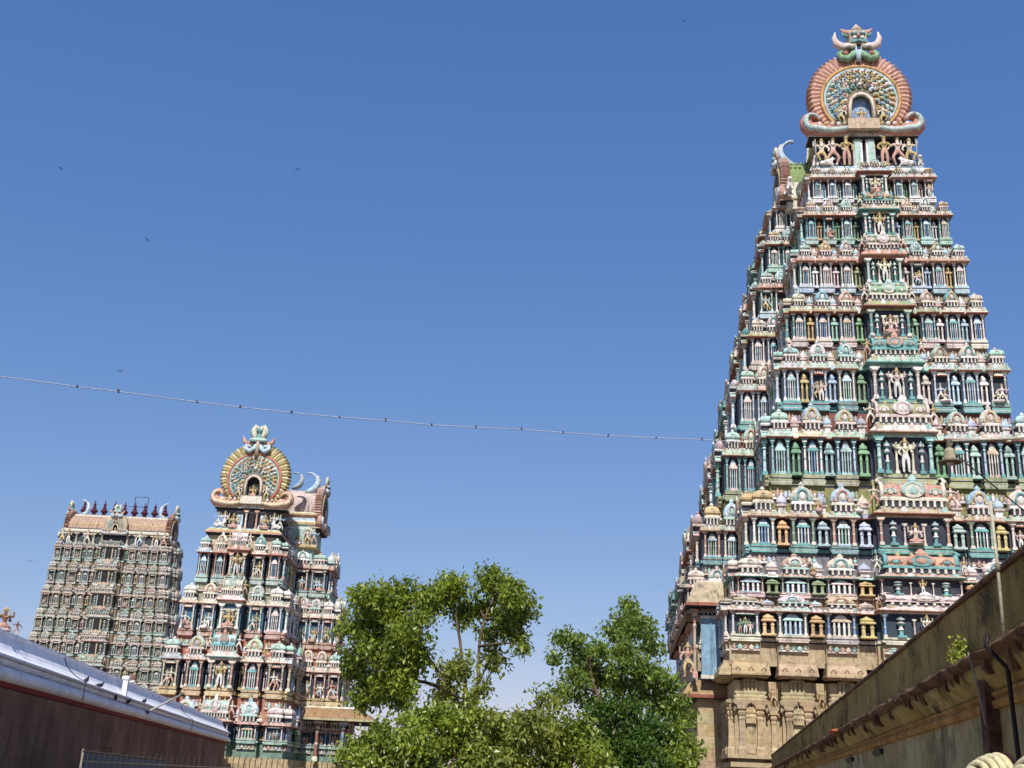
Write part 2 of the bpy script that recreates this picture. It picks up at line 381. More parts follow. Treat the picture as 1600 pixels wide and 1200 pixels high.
class Placer:
    def __init__(s, joined=False, mat=M_PAINT): s.joined = joined; s.mat = mat; s.acc = None; s.count = {}
    def put(s, k, i, parent, loc, rz, size, color):
        if s.joined:
            b = UNIT[k][i % len(UNIT[k])]; M = Matrix.Translation(loc) @ Matrix.Rotation(rz, 4, 'Z') @ Matrix.Diagonal((*size, 1))
            k0 = len(s.acc.t); s.acc.merge(b, M)
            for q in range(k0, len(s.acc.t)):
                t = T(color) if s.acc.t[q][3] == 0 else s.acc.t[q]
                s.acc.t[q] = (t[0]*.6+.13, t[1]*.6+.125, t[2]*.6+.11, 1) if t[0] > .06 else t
            return None
        n = NAME[k]; s.count[n] = s.count.get(n, 0)+1
        o = mkobj(n, umesh(k, i, s.mat), parent, color); o.location = loc; o.rotation_euler = (0, 0, rz); o.scale = size
        return o

def face_frame(ox, oy, th):
    rx, ry, nx, ny = cos(th), sin(th), sin(th), -cos(th)
    return lambda s, d, z: (ox+rx*s+nx*d, oy+ry*s+ny*d, z)
def vary(c, r=.07):
    k = 1+rnd.uniform(-r, r)*1.6; return tuple(max(0.01, min(1, x*k*(1+rnd.uniform(-r, r)))) for x in c)

def bay(pl, st, F, th, s, w, kind, off, z0, z1, hu, pal, i, top=True, fig=.35):
    """one bay of a storey: plinth band, pillars, niche or statue, eave and the shrine on its parapet.  w = half width"""
    h = z1-z0; zb0, zb1 = z0+.43*h, z0+.56*h; ph = z1-zb1; ov = min(.26, .09*h+.05); he = .105*h
    bc = vary(pal['band'], .1); ec = vary(pal['eave'] if rnd.random() < .75 else rnd.choice((PINK, PALEB, MINT, CREAM)), .1); pc = vary(rnd.choice(pal['pillar'])); di = min(.165*ph, w*.36)
    if kind == 'R':
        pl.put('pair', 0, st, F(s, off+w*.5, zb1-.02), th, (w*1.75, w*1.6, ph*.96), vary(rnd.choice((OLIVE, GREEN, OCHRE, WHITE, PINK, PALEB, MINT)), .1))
        pl.put('eave', i, st, F(s, off, z1+.03), th, (2*w+.10, 2*ov+.2, he*.9), ec)
        if top: pl.put('domes', 0, st, F(s, off+ov*.4, z1+he*.9), th, (w*1.7, w*1.7, .24*hu), vary(rnd.choice((LAV, WHITE, PINK, PALEB))))
        return
    pl.put('band', 0, st, F(s, off, zb0), th, (2*w+ov*.5, 2*ov, zb1-zb0), bc)
    pl.put('frieze', rnd.randrange(4), st, F(s, off+.03, zb0-.17*h), th, (2*w*.98, .45, .16*h), vary(rnd.choice(pal['pillar'])))
    for sx in (-1, 1): pl.put('pillar', pal.get('cap', 0), st, F(s+sx*(w-di*.62), off+di*.75, zb1), th, (di, di, ph), pc)
    iw = 2*w-2.6*di
    if kind == 'C':
        for sx in (-1, 1): pl.put('post', 0, st, F(s+sx*w*.58, off+.14, zb1), th, (w*.22, w*.22, ph*.92), vary(TEAL))
        if not pl.joined: pl.put('stand' if i % 3 else 'sit', 1 if i % 3 else 0, st, F(s, off+.36, zb1+.02), th, (ph*.9,)*3 if i % 3 else (ph*1.0,)*3, vary(rnd.choice((GOLD, OCHRE, CREAM, PINK))))
        for sx in (-1, 1): pl.put('pillar', 0, st, F(s+sx*w*.27, off+.16, zb1), th, (di*.7, di*.7, ph*.8), vary(CREAM))
        pl.put('eave', i, st, F(s, off, z1+he*.5), th, (2*w+2*ov, 2*ov+.4, he*1.15), ec)
        for sx in (-1, 1): pl.put('lean', i, st, F(s+sx*(w+.12), off+ov*.8, z1+he*1.6), th, (.26*hu*sx, .26*hu, .26*hu), vary(rnd.choice((GOLD, PINK, CREAM))))
        if top: pl.put('barrel', i, st, F(s, off+ov*.2, z1+he*1.6), th, (2*w*.94, 2*ov+.3, .38*hu), vary(pal['barrel']))
        return
    if rnd.random() < fig:
        ng = 3 if iw > .55*ph else 2
        for q in range(ng):
            sc = ph*rnd.uniform(.5, .66)*(1.12 if ng == 3 and q == 1 else 1)
            pl.put(rnd.choice(('stand', 'stand', 'guard', 'lean', 'sit')), rnd.randrange(3), st, F(s+iw*.8*((q+.5)/ng-.5), off+rnd.uniform(.12, .3), zb1), th+rnd.uniform(-.3, .3), (sc*rnd.choice((-1, 1)), sc, sc*rnd.uniform(.95, 1.1)), vary(rnd.choice((PINK, WHITE, WHITE, CREAM, PALEB, GREEN, SALMON, GOLD)), .1))
        pl.put('eave', i+1, st, F(s, off+.05, zb1+ph*.84), th, (iw*1.05, .5, ph*.12), vary(rnd.choice((SALMON, CREAM, PINK))))
    else:
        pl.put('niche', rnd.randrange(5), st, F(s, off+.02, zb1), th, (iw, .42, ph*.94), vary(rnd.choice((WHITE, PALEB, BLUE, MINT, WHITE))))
    pl.put('eavek' if h > 2.4 else 'eave', i, st, F(s, off, z1), th, (2*w+1.5*ov, 2*ov+.3, he), ec)
    if top:
        if kind == 'K': pl.put('domesq', i, st, F(s, off+ov*.1, z1+he), th, (2*w*.92, 2*ov+.25, .29*hu), vary(pal['corner']))
        else:
            dc = pal['dome'][0 if kind == 'B' else 1]
            pl.put('dome', rnd.randrange(4), st, F(s, off+ov*.2, z1+he), th, (2*w*.98, 2*ov+.25, rnd.uniform(.33, .39)*hu), vary(dc if rnd.random() < .8 else rnd.choice((MINT, PALEB, PINK, WHITE)), .1))
            if rnd.random() < .5: pl.put('sit', rnd.randrange(2), st, F(s+w*1.25, off+ov*.75, z1+he*.95), th, (.20*hu,)*3, vary(rnd.choice((WHITE, GOLD, PALEB))))

def outline(a, b, fb, notch, ck, side):
    """half plan a x b, notched along the front; side projections (sign, c, p)"""
    pts = [(-a, -b)]
    for t, hw, k in fb:
        if k == 'R': pts += [((t-hw)*a, -b), ((t-hw)*a, -b+notch), ((t+hw)*a, -b+notch), ((t+hw)*a, -b)]
        if k == 'C': pts += [(-hw*a, -b), (-hw*a, -b-ck), (hw*a, -b-ck), (hw*a, -b)]
    q = []
    for p in pts:
        if not q or (abs(p[0]-q[-1][0])+abs(p[1]-q[-1][1])) > 1e-6: q.append(p)
    pts = q
    pts.append((a, -b))
    for sg, c, p in side:
        if sg > 0 and p: pts += [(a, -c), (a+p, -c), (a+p, c), (a, c)]
    pts += [(a, b), (-a, b)]
    for sg, c, p in side:
        if sg < 0 and p: pts += [(-a, c), (-a-p, c), (-a-p, -c), (-a, -c)]
    return pts
def extrude(b, pts, z0, z1, tint):
    n = len(pts); vs = [(x, y, z0) for x, y in pts]+[(x, y, z1) for x, y in pts]
    b.add(vs, [(i, (i+1) % n, n+(i+1) % n, n+i) for i in range(n)], tint)
    b.add(vs, [tuple(range(n, 2*n))], tint)

BAYS7 = [(-.917, .075, 'K'), (-.795, .044, 'R'), (-.67, .078, 'B'), (-.545, .044, 'R'), (-.42, .078, 'D'), (-.285, .048, 'R'), (0, .22, 'C')]
BAYS7 += [(-t, h, k) for t, h, k in BAYS7[-2::-1]]
BAYS5 = [(-.85, .135, 'K'), (-.66, .042, 'R'), (-.465, .135, 'B'), (-.272, .046, 'R'), (0, .21, 'C'), (.272, .046, 'R'), (.465, .135, 'B'), (.66, .042, 'R'), (.85, .135, 'K')]

def storeys(root, rows, fb, pals, pl, sides, ck, notch, fig=.35, mat=M_PAINT, joined=False):
    """rows bottom to top: (z of eave, half width a, half depth b, projection half length c, projection depth p)"""
    for i in range(1, len(rows)):
        z0, a0, b0, c0, p0 = rows[i-1]; z1, a, b, c, p = rows[i]
        hu = (rows[i+1][0]-z1) if i+1 < len(rows) else (z1-z0)*(.85 if len(fb) == 9 else .55)
        h = z1-z0; pal = pals[(i-1) % len(pals)]; ov = min(.26, .09*h+.05); aw, bw = a-ov, b-ov
        core = MB(); side = [(sg, c, p) for sg in sides]
        ol = outline(aw, bw, fb, notch, ck, side)
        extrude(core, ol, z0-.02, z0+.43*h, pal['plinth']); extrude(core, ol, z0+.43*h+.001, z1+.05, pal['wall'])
        ol2 = outline(aw+ov*.3, bw+ov*.3, fb, notch+ov*.2, ck, side)
        extrude(core, ol2, z1+.04, z1+.10*h, pal['eave']); extrude(core, ol2, z0+.46*h, z0+.52*h, pal['band'])
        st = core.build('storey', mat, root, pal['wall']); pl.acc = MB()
        top = True
        F = face_frame(0, -bw, 0)
        for t, hw, k in fb:
            off = ck if k == 'C' else (-notch if k == 'R' else 0)
            bay(pl, st, F, 0, t*aw, hw*aw, k, off, z0, z1, hu, pal, i, top, fig)
        for sg in sides:
            th = sg*pi/2
            # wall between the corner and the projection
            L = (bw-c); Fs = face_frame(sg*aw, 0, th)
            m = -1 if sg > 0 else 1       # direction of s that leads to the front
            w1 = min(1.1, L*.2)
            bay(pl, st, Fs, th, m*(bw-w1-.05), w1, 'K', 0, z0, z1, hu, pal, i, top, fig)
            bay(pl, st, Fs, th, m*(bw-L*.5-.1), L*.07, 'R', 0, z0, z1, hu, pal, i, top, fig)
            if L > 2: bay(pl, st, Fs, th, m*(c+w1+.35), w1, 'B', 0, z0, z1, hu, pal, i, top, fig)
            # front cheek of the projection
            Fc = face_frame(sg*(aw+p/2), -c, 0); nb = 2 if p > 1.4 else 1
            if p > 2.9: nb = 3
            for q in range(nb): bay(pl, st, Fc, 0, p*((q+.5)/nb-.5), p/nb*.44, 'K' if (q == 0 and sg < 0 or q == nb-1 and sg > 0) else 'BD'[q % 2], 0, z0, z1, hu, pal, i+q, top, fig*1.4)
            # outer face of the projection
            Fo = face_frame(sg*(aw+p), 0, th)
            for q in (-1, 0, 1): bay(pl, st, Fo, th, q*c*.66, c*(.20 if q else .26), 'C' if q == 0 else 'B', 0, z0, z1, hu, pal, i, top, fig)
        if pl.joined:
            o = pl.acc.build('carved_ornament', mat, st); o['kind'] = 'stuff'

# ------------------------------------------------------------------ the horseshoe gable with a horned mask
def gable(parent, loc, rz, r, cols, hole=True, relief=True, name='roof_gable', depth=.34, mask=1.0):
    feather, feather2, ring1, ring2, field, curl, curl2, slab = cols
    g = empty(name, loc, rz, parent); g.scale = (r, r, r)
    D = depth
    # field with an arched opening
    b = MB(); n = 40; cz = -.34; inner = []; outer = []
    for i in range(n):
        a = -pi/2+2*pi*(i+.5)/n; dx, dz = cos(a), sin(a)
        ri = 1e9
        if abs(dx) > 1e-6: ri = min(ri, .19/abs(dx))
        if dz < 0: ri = min(ri, .25/-dz)
        else:
            ri = min(ri, .30) if not (ri*dz < .16) else ri
        cq = cz+.12; B = cq*dz; ro = -B+math.sqrt(max(0, B*B-(cq*cq-.71**2)))
        inner.append((ri*dx, cz+ri*dz)); outer.append((ro*dx, max(cz+ro*dz, -.78)))
    vs = [(x, -D*.5, z) for x, z in inner]+[(x, -D*.5, z) for x, z in outer]+[(x, D*.5, z) for x, z in inner]+[(x, D*.5, z) for x, z in outer]
    fs = []
    for i in range(n):
        j = (i+1) % n
        fs += [(i, n+i, n+j, j), (2*n+i, 2*n+j, 3*n+j, 3*n+i), (i, j, 2*n+j, 2*n+i)]
    b.add(vs, fs, field)
    b.box((0, D*.1, cz), (.5, .2, .6), H('9cc0ea') if hole else DARK)
    b.build('field', M_PAINT, g, field)
    # feathers: a fan of ribs, each with a ridge and a rounded tip
    b = MB(); nf = 46; a0, a1 = R(-48), R(228)
    for i in range(nf):
        q0 = a0+(a1-a0)*i/nf; q1 = a0+(a1-a0)*(i+1)/nf; qm = (q0+q1)/2
        P = lambda q, rr, y: (rr*cos(q), y, rr*sin(q)); fi = lambda q: -.12*sin(q)+math.sqrt(.73**2-(.12*cos(q))**2)
        vs = [P(q0, fi(q0), -D*.44), P(qm, fi(qm), -D*.52), P(q1, fi(q1), -D*.44), P(q0, .93, -D*.38), P(qm, .95, -D*.46), P(q1, .93, -D*.38), P(qm, 1.02, -D*.3),
              P(q0, fi(q0), D*.4), P(q1, fi(q1), D*.4), P(q0, .93, D*.4), P(q1, .93, D*.4), P(qm, 1.02, D*.4)]
        b.add(vs, [(0, 3, 4, 1), (1, 4, 5, 2), (3, 6, 4), (4, 6, 5), (3, 9, 11, 6), (6, 11, 10, 5), (7, 8, 10, 11, 9)], feather if i % 2 else feather2)
    b.build('feather_fan', M_PAINT, g, feather)
    b = MB()
    b.arc((0, -D*.5, -.12), .75, .038, R(-48), R(228), 40, 6, ring1); b.arc((0, -D*.52, -.12), .69, .024, R(-44), R(224), 40, 6, ring2)
    b.build('arch_rim', M_PAINT, g, ring1)
    # niche frame and its seated figure
    b = MB(); fr = [(-.23, -D*.6, -.62), (-.22, -D*.6, -.28), (-.19, -D*.6, -.14), (-.10, -D*.6, -.05), (0, -D*.6, -.02), (.10, -D*.6, -.05), (.19, -D*.6, -.14), (.22, -D*.6, -.28), (.23, -D*.6, -.62)]
    b.tube(fr, .04, 6, CREAM); b.tube([(x*1.18, y, z*1.0+.03) for x, y, z in fr], .022, 5, RED)
    b.build('niche_frame', M_PAINT, g, CREAM)
    o = mkobj('statue', umesh('sit', 0, M_PAINT), g, GOLD); o.location = (0, -D*.45, -.62); o.scale = (.42, .4, .42)
    # scrollwork over the field
    if relief:
        b = MB(); rr = random.Random(5)
        for ring, (rad, cnt) in enumerate(((.62, 24), (.515, 20), (.41, 16), (.31, 11))):
            for i in range(cnt):
                a = R(-35)+R(250)*i/(cnt-1); x, z = rad*cos(a), rad*sin(a)-.12
                c = rr.choice((GOLD, CREAM, GREEN, TEAL, WHITE, PINK, OCHRE))
                if z < -.15 and abs(x) < .3: continue
                sg = 1 if x > 0 else -1
                b.arc((x, -D*.55, z), .048, .020, a-1, a+3.6, 9, 5, c)
                b.ell((x, -D*.58, z), (.035, .05, .035), 6, 5, rr.choice((WHITE, SALMON, BLUE, GOLD)))
                b.tube([(x, -D*.5, z), (x*.88+sg*.03, -D*.62, z*.88), (x*.8, -D*.5, z*.8+.03)], [.04, .03, .012], 5, rr.choice((GOLD, TEAL, PINK)))
        b.build('scrollwork', M_PAINT, g, GOLD)
        for i in range(6):
            a = R(35+110*i/5); sc = .30
            o = mkobj('statue', umesh(('lean', 'stand', 'guard')[i % 3], i, M_PAINT), g, (GOLD, CREAM, MINT)[i % 3]); o.location = (.50*cos(a), -D*.55, .46*sin(a)-.30); o.scale = (sc,)*3
        for sx in (-1, 1):
            o = mkobj('statue', umesh('guard', 0, M_PAINT), g, CREAM); o.location = (sx*.40, -D*.6, -.72); o.scale = (.42*sx, .42, .42)
    # makara curls at the foot and the slab they rest on
    for sx in (-1, 1):
        b = MB(); pts = []; rad = []
        for i in range(15):
            t = i/14
            if t < .45: q = t/.45; pts.append((sx*(.30+.62*q), -D*.45, -.80-.05*sin(q*pi))); rad.append(.11+.06*q)
            else:
                q = (t-.45)/.55; a = -pi/2+q*R(265); pts.append((sx*(.93+.16*cos(a)*(1-.25*q)), -D*.45, -.64+.18*sin(a)*(1-.25*q))); rad.append(.15*(1-q)**.8+.02)
        b.tube(pts, rad, 8, curl); b.tube([(x*1.02, y-.12, z-.02) for x, y, z in pts], [q*.45 for q in rad], 6, curl2)
        for k in range(5): b.ell((sx*(.35+.12*k), -D*.75, -.73), (.045, .05, .05), 6, 5, (GOLD, WHITE, PINK)[k % 3])
        b.build('curled_tail', M_PAINT, g, curl)
    b = MB(); b.rings([(1.0, D*.5, -1.0), (1.04, D*.62, -.98), (1.04, D*.62, -.93), (.92, D*.55, -.88), (.86, D*.5, -.84)], tints=[DARK, slab, slab, slab])
    b.rings([(.3, D*.5, -.86), (.3, D*.5, -.64)], 0, -D*.45, slab); b.build('gable_sill', M_PAINT, g, slab)
    # mask above
    k = empty('horned_mask', (0, -D*.5, .83), 0, g); k.scale = (mask*1.1,)*3
    return g, k
def mask_right(k):
    b = MB()
    for sx in (-1, 1):
        b.tube([(sx*.06, 0, .18), (sx*.13, -.06, .02), (sx*.24, -.08, -.08), (sx*.36, -.06, -.04), (sx*.40, -.02, .08), (sx*.34, 0, .15), (sx*.28, 0, .10)], [.07, .075, .08, .075, .065, .05, .02], 7, GREEN)
        b.ell((sx*.27, -.08, .06), (.06, .05, .07), 7, 5, RED)
        b.tube([(sx*.10, -.1, .22), (sx*.22, -.12, .24), (sx*.30, -.1, .20)], [.05, .045, .015], 6, WHITE)
    b.tube([(0, -.06, .2), (0, -.08, .0), (0, -.05, -.12)], [.10, .055, .07], 6, PALEB)
    b.build('scroll_jaw', M_PAINT, k, GREEN)
    for sx in (-1, 1):
        b = MB(); b.tube([(sx*.17, 0, .30), (sx*.32, 0, .27), (sx*.44, 0, .36), (sx*.48, 0, .50), (sx*.455, 0, .66)], [.08, .10, .085, .055, .01], 8, PINK)
        b.build('horn', M_PAINT, k, PINK)
    b = MB()
    b.rings([(.17, .13, .20), (.19, .15, .30), (.17, .14, .46), (.20, .15, .54), (.15, .12, .62)], tint=TAN)
    b.rings([(.17, .17, .30), (.17, .17, .37)], tint=TEAL); b.box((0, -.15, .25), (.09, .12, .1), DARK)
    for sx in (-1, 1):
        b.ell((sx*.09, -.16, .52), (.075, .05, .06), 8, 6, TEAL); b.ell((sx*.09, -.19, .52), (.035, .03, .03), 6, 5, WHITE); b.ell((sx*.08, -.15, .41), (.06, .05, .05), 6, 5, WHITE)
        b.tube([(sx*.10, 0, .62), (sx*.24, 0, .64), (sx*.34, 0, .74)], [.09, .07, .015], 6, SALMON)
        b.tube([(sx*.16, 0, .55), (sx*.28, 0, .58), (sx*.31, 0, .66)], [.05, .04, .01], 5, TEAL)
    b.ell((0, -.16, .46), (.045, .06, .07), 6, 5, SALMON)
    b.lathe([(.13, .6), (.15, .68), (.10, .74), (.07, .78), (.01, .86)], 8, tint=TAN)
    b.build('mask_face', M_PAINT, k, TAN)
def mask_mid(k):
    b = MB()
    for sx in (-1, 1):
        b.tube([(sx*.05, 0, .12), (sx*.10, -.06, -.05), (sx*.22, -.1, -.14), (sx*.34, -.08, -.06), (sx*.33, -.04, .06), (sx*.24, -.04, .06)], [.06, .07, .08, .07, .05, .02], 7, PALEB)
        b.ell((sx*.23, -.12, -.02), (.07, .05, .07), 7, 5, WHITE); b.ell((sx*.23, -.17, -.02), (.035, .03, .035), 6, 5, BLUE)
    b.tube([(0, -.08, .2), (0, -.1, -.05), (0, -.06, -.3)], [.06, .05, .07], 6, TAN); b.build('scroll_jaw', M_PAINT, k, PALEB)
    for sx in (-1, 1):
        b = MB(); b.tube([(sx*.16, 0, .12), (sx*.30, 0, .10), (sx*.42, 0, .18), (sx*.46, 0, .34)], [.07, .08, .06, .01], 8, SALMON); b.build('horn', M_PAINT, k, SALMON)
    b = MB(); b.rings([(.24, .14, .16), (.26, .16, .20), (.20, .12, .26)], tint=MINT)
    for sx in (-1, 1):
        b.tube([(sx*.10, 0, .24), (sx*.15, 0, .40), (sx*.17, 0, .54), (sx*.11, 0, .64), (sx*.03, -.02, .60), (sx*.06, -.05, .50)], [.08, .09, .085, .07, .05, .02], 8, CREAM)
        b.tube([(sx*.19, -.04, .3), (sx*.24, -.04, .45), (sx*.20, -.04, .60)], [.03, .035, .015], 5, GREEN)
    b.lathe([(.10, .22), (.06, .4), (.12, .5), (.02, .62)], 8, tint=TEAL); b.build('mask_face', M_PAINT, k, CREAM)

def vault(b, hw, z0, y0, y1, tint, rim, n=14, ribs=0, squash=1.0):
    prof = [(-hw*cos(a)*(1.05 if .3 < a < 2.84 else .96), z0+hw*squash*sin(a)*1.05) for a in [-.25+(pi+.5)*i/n for i in range(n+1)]]
    vs = [(x, y0, z) for x, z in prof]+[(x, y1, z) for x, z in prof]
    b.add(vs, [(i, i+1, i+n+2, i+n+1) for i in range(n)], tint, True)
    b.add(vs, [tuple(range(n, -1, -1)), tuple(range(n+1, 2*n+2))], DARK)
    for k in range(ribs+1):
        y = y0+(y1-y0)*k/max(1, ribs); b.tube([(x*1.02, y, z0+(z-z0)*1.02) for x, z in prof], hw*.035, 5, rim)
def finial(parent, loc, h, c, rz=0, name='pot_finial'):
    b = MB(); b.lathe([(.16, 0), (.2, .06), (.1, .12), (.26, .24), (.30, .32), (.22, .40), (.12, .44), (.2, .50), (.1, .56), (.1, .72), (.13, .76), (.05, .82), (.03, 1.0)], 8,
            tints=[None, None, None, None, None, None, RED, None, None, None, None, None])
    o = b.build(name, M_PLAIN, parent, c); o.location = loc; o.scale = (h*.8, h*.8, h); return o
def horn(parent, loc, rz, s, c, name='ridge_horn'):
    """big upswept crescent that ends a roof ridge"""
    b = MB(); pts = [(.95*cos(a)-.1, 0, .95+.9*sin(a)) for a in [R(-95)+R(165)*i/12 for i in range(13)]]
    pts += [(.02, 0, 1.78), (-.10, 0, 1.66)]
    b.tube(pts, [.10+.22*sin(pi*min(1, i/9)**.8)*(1 if i < 10 else .6) for i in range(13)]+[.11, .03], 8, None)
    b.tube([(x+.16, y, z) for x, y, z in pts[2:11]], .09, 6, PINK)
    o = b.build(name, M_PAINT, parent, c); o.location = loc; o.rotation_euler = (0, 0, rz); o.scale = (s,)*3; return o

# ================================================================== ground
def quad(name, x0, x1, y0, y1, z, mat):
    b = MB(); b.add([(x0, y0, z), (x1, y0, z), (x1, y1, z), (x0, y1, z)], [(0, 1, 2, 3)]); return tag(b.build(name, mat), kind='structure')
m, n, bs = new_mat('dusty_ground', .95)
n.links.new(mix(n, ramp(n, noise(n, .4, 6, mapped(n, (1, 1, 1))), .35, .65), H('6e6050'), H('8c7a62')), bs.inputs['Base Color'])
quad('ground', -1500, 1500, -300, 3000, 0, m)
m, n, bs = new_mat('granite_paving', .8)
br = N(n, 'ShaderNodeTexBrick'); n.links.new(mapped(n, (1, 1, 1)), br.inputs['Vector']); br.inputs['Scale'].default_value = 1.0
br.inputs['Color1'].default_value = (*H('8d8375'), 1); br.inputs['Color2'].default_value = (*H('9c9080'), 1); br.inputs['Mortar'].default_value = (*H('5a5044'), 1)
n.links.new(br.outputs['Color'], bs.inputs['Base Color'])
b = MB(); b.add([(-9, -8, .004), (1.2, -8, .004), (11.0, 48, .004), (-14, 48, .004)], [(0, 1, 2, 3)]); tag(b.build('courtyard_paving', m), kind='structure')

def P(eave, band, pillar, wall, plinth, barrel, dome, corner, cap=0):
    return dict(eave=eave, band=band, pillar=pillar, wall=wall, plinth=plinth, barrel=barrel, dome=dome, corner=corner, cap=cap)
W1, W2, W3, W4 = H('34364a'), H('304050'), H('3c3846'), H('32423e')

# ================================================================== tall tower on the right
tR = tag(empty('temple_tower', (22.288, 72, 0), -.098), 'tallest painted temple tower, at the right, with a pink feathered horseshoe crest', 'tower')
def rowR(z, a): b = 7+.751*a; return (z, a, b, b-4.2, 1.75+.11*max(0, a-4.4) if z > 12 else 1.3)
rowsR = [rowR(*q) for q in ((7.75, 9.95), (10.37, 9.77), (12.15, 9.35), (15.43, 8.51), (20.03, 7.28), (24.25, 6.37), (27.90, 5.65), (31.33, 5.04), (34.50, 4.47), (37.31, 3.87))]
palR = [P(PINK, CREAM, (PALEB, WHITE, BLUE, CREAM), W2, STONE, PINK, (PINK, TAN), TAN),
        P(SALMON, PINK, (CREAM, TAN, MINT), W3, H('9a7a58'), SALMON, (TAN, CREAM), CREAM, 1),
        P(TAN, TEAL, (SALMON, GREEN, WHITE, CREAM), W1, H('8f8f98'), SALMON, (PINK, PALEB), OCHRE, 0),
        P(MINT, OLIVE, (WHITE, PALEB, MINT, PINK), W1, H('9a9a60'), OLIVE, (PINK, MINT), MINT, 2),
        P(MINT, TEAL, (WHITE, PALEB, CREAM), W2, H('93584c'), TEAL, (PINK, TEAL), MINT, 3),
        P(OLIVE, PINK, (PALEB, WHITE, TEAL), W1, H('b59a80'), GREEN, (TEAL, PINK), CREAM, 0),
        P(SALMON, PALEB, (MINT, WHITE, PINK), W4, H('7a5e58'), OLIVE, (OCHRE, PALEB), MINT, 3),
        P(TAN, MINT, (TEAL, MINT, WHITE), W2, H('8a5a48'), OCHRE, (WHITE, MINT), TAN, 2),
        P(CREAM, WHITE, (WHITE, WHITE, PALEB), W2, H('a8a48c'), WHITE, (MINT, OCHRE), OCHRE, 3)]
plR = Placer()
storeys(tR, rowsR, BAYS7, palR, plR, (-1,), .45, .3, .10)

# stone base: courses of blocks, engaged pillars, deep cornice
_blk = MB(); _blk.rings([(.49, .5, 0), (.5, .5, .04), (.5, .5, .96), (.49, .5, 1.0)]); blk_mesh = _blk.mesh('stone_block', M_STONE)
def blocks(parent, F, th, s0, s1, d, z0, z1, ch, bl, dep=.3):
    z = z0; k = 0
    while z < z1-.01:
        zz = min(z1, z+ch); s = s0-(bl*.5 if k % 2 else 0)
        while s < s1-.01:
            e = min(s1, s+bl*rnd.uniform(.85, 1.15)); q = max(s, s0)
            if e-q > .06:
                o = mkobj('stone_block', blk_mesh, parent, vary(STONE, .09)); o.location = F((q+e)/2, d-dep/2+rnd.uniform(-.012, .012), z+.006)
                o.rotation_euler = (0, 0, th); o.scale = (e-q-.014, dep, zz-z-.012)
            s = e
        z = zz; k += 1
def u_stone_pillar():
    b = MB()
    b.rings([(.5, .5, 0), (.5, .5, .10), (.42, .42, .13), (.36, .36, .14), (.36, .36, .30), (.32, .32, .33), (.32, .32, .62), (.38, .38, .64), (.38, .38, .67), (.28, .28, .69), (.42, .42, .73), (.48, .48, .77), (.3, .3, .80), (.52, .52, .83), (.52, .52, .87)])
    b.rings([(.55, .5, .87), (.6, .5, .90), (1.0, .55, .94), (1.05, .6, 1.0)])
    for sx in (-1, 1): b.tube([(sx*.55, -.1, .92), (sx*.85, -.15, .90), (sx*.95, -.15, .82), (sx*.75, -.15, .80)], [.13, .12, .09, .03], 6)
    return b
sp_mesh = u_stone_pillar().mesh('stone_pillar', M_STONE)
def u_stone_eave():
    b = MB()
    b.rings([(.46, .40, -.12), (.46, .40, 0)], tint=H('6a5638'))
    b.rings([(.5, .5, 0), (.5, .5, .10), (.49, .485, .2), (.485, .45, .45), (.475, .38, .7), (.47, .34, .82), (.47, .34, 1.0)], tints=[H('a0563a'), None, None, None, None, None])
    for x in (-.33, 0, .33):
        b.arc((x, -.47, .34), .055, .018, -.4, pi+.4, 8, 4, None, ell=3.2); b.box((x, -.44, .3), (.05, .06, .3))
    return b
se_mesh = u_stone_eave().mesh('stone_eave', M_STONE)
base = MB(); aR, bR, cR, pR = 9.3, 13.9, 10.0, 1.5
olb = outline(aR, bR, BAYS7, .35, .45, [(-1, cR, pR)])
extrude(base, olb, 0, 7.0, STONE)
for z, d, hh in ((0, .75, .5), (.5, .55, .3), (.9, .65, .25), (1.3, .4, .3), (2.9, .25, .22), (3.3, .4, .2)):
    extrude(base, outline(aR+d, bR+d, [q for q in BAYS7 if q[2] == 'C'], 0, .45, [(-1, cR, pR)]), z, z+hh, STONE)
bR_ = base.build('stone_base', M_STONE, tR, STONE)
F = face_frame(0, -bR, 0)
for t, hw, k in BAYS7:
    off = .45 if k == 'C' else (-.35 if k == 'R' else 0); s, wd = t*aR, hw*aR
    def put(name, mesh, loc, sc, th=0, c=STONE):
        o = mkobj(name, mesh, bR_, vary(c, .06)); o.location = loc; o.scale = sc; o.rotation_euler = (0, 0, th)
    if k == 'R':
        put('stone_pillar', sp_mesh, F(s, off+.12, 3.5), (.34, .34, 2.3)); put('statue', umesh('guard', 0, M_STONE), F(s, off+.3, 5.8), (.9, .9, .9)); continue
    for sx in (-1, 1): put('stone_pillar', sp_mesh, F(s+sx*(wd-.26), off+.14, 3.5), (.42, .42, 2.55))
    put('stone_eave', se_mesh, F(s, off, 7.22), (2*wd+.5 if k != 'C' else 2*wd+.6, 1.5, .72))
    put('plinth_band', umesh('band', 0, M_STONE), F(s, off, 6.05), (2*wd+.2, .5, .42))
    put('niche_shrine', umesh('niche', 3, M_STONE), F(s, off+.02, 6.45), (2*wd*.55, .4, .75))
    if k == 'C':
        put('statue', umesh('stand', 0, M_STONE), F(s, off+.3, 3.6), (1.9, 1.9, 1.9))
    else:
        put('square_shrine', umesh('domesq', 0, M_STONE), F(s, off+.05, 4.95), (wd*.9, .4, 1.0))
        blocks(bR_, F, 0, s-wd+.5, s+wd-.5, off+.05, 3.55, 4.95, .47, .8)
Fc = face_frame(-(aR+pR/2), -cR, 0)
blocks(bR_, Fc, 0, -pR/2, pR/2, .06, .1, 5.6, .62, .95)
Fl = face_frame(-aR-pR, 0, -pi/2); blocks(bR_, Fl, -pi/2, cR-4, cR, .06, .1, 5.6, .62, 1.1)
Fl2 = face_frame(-aR, 0, -pi/2)
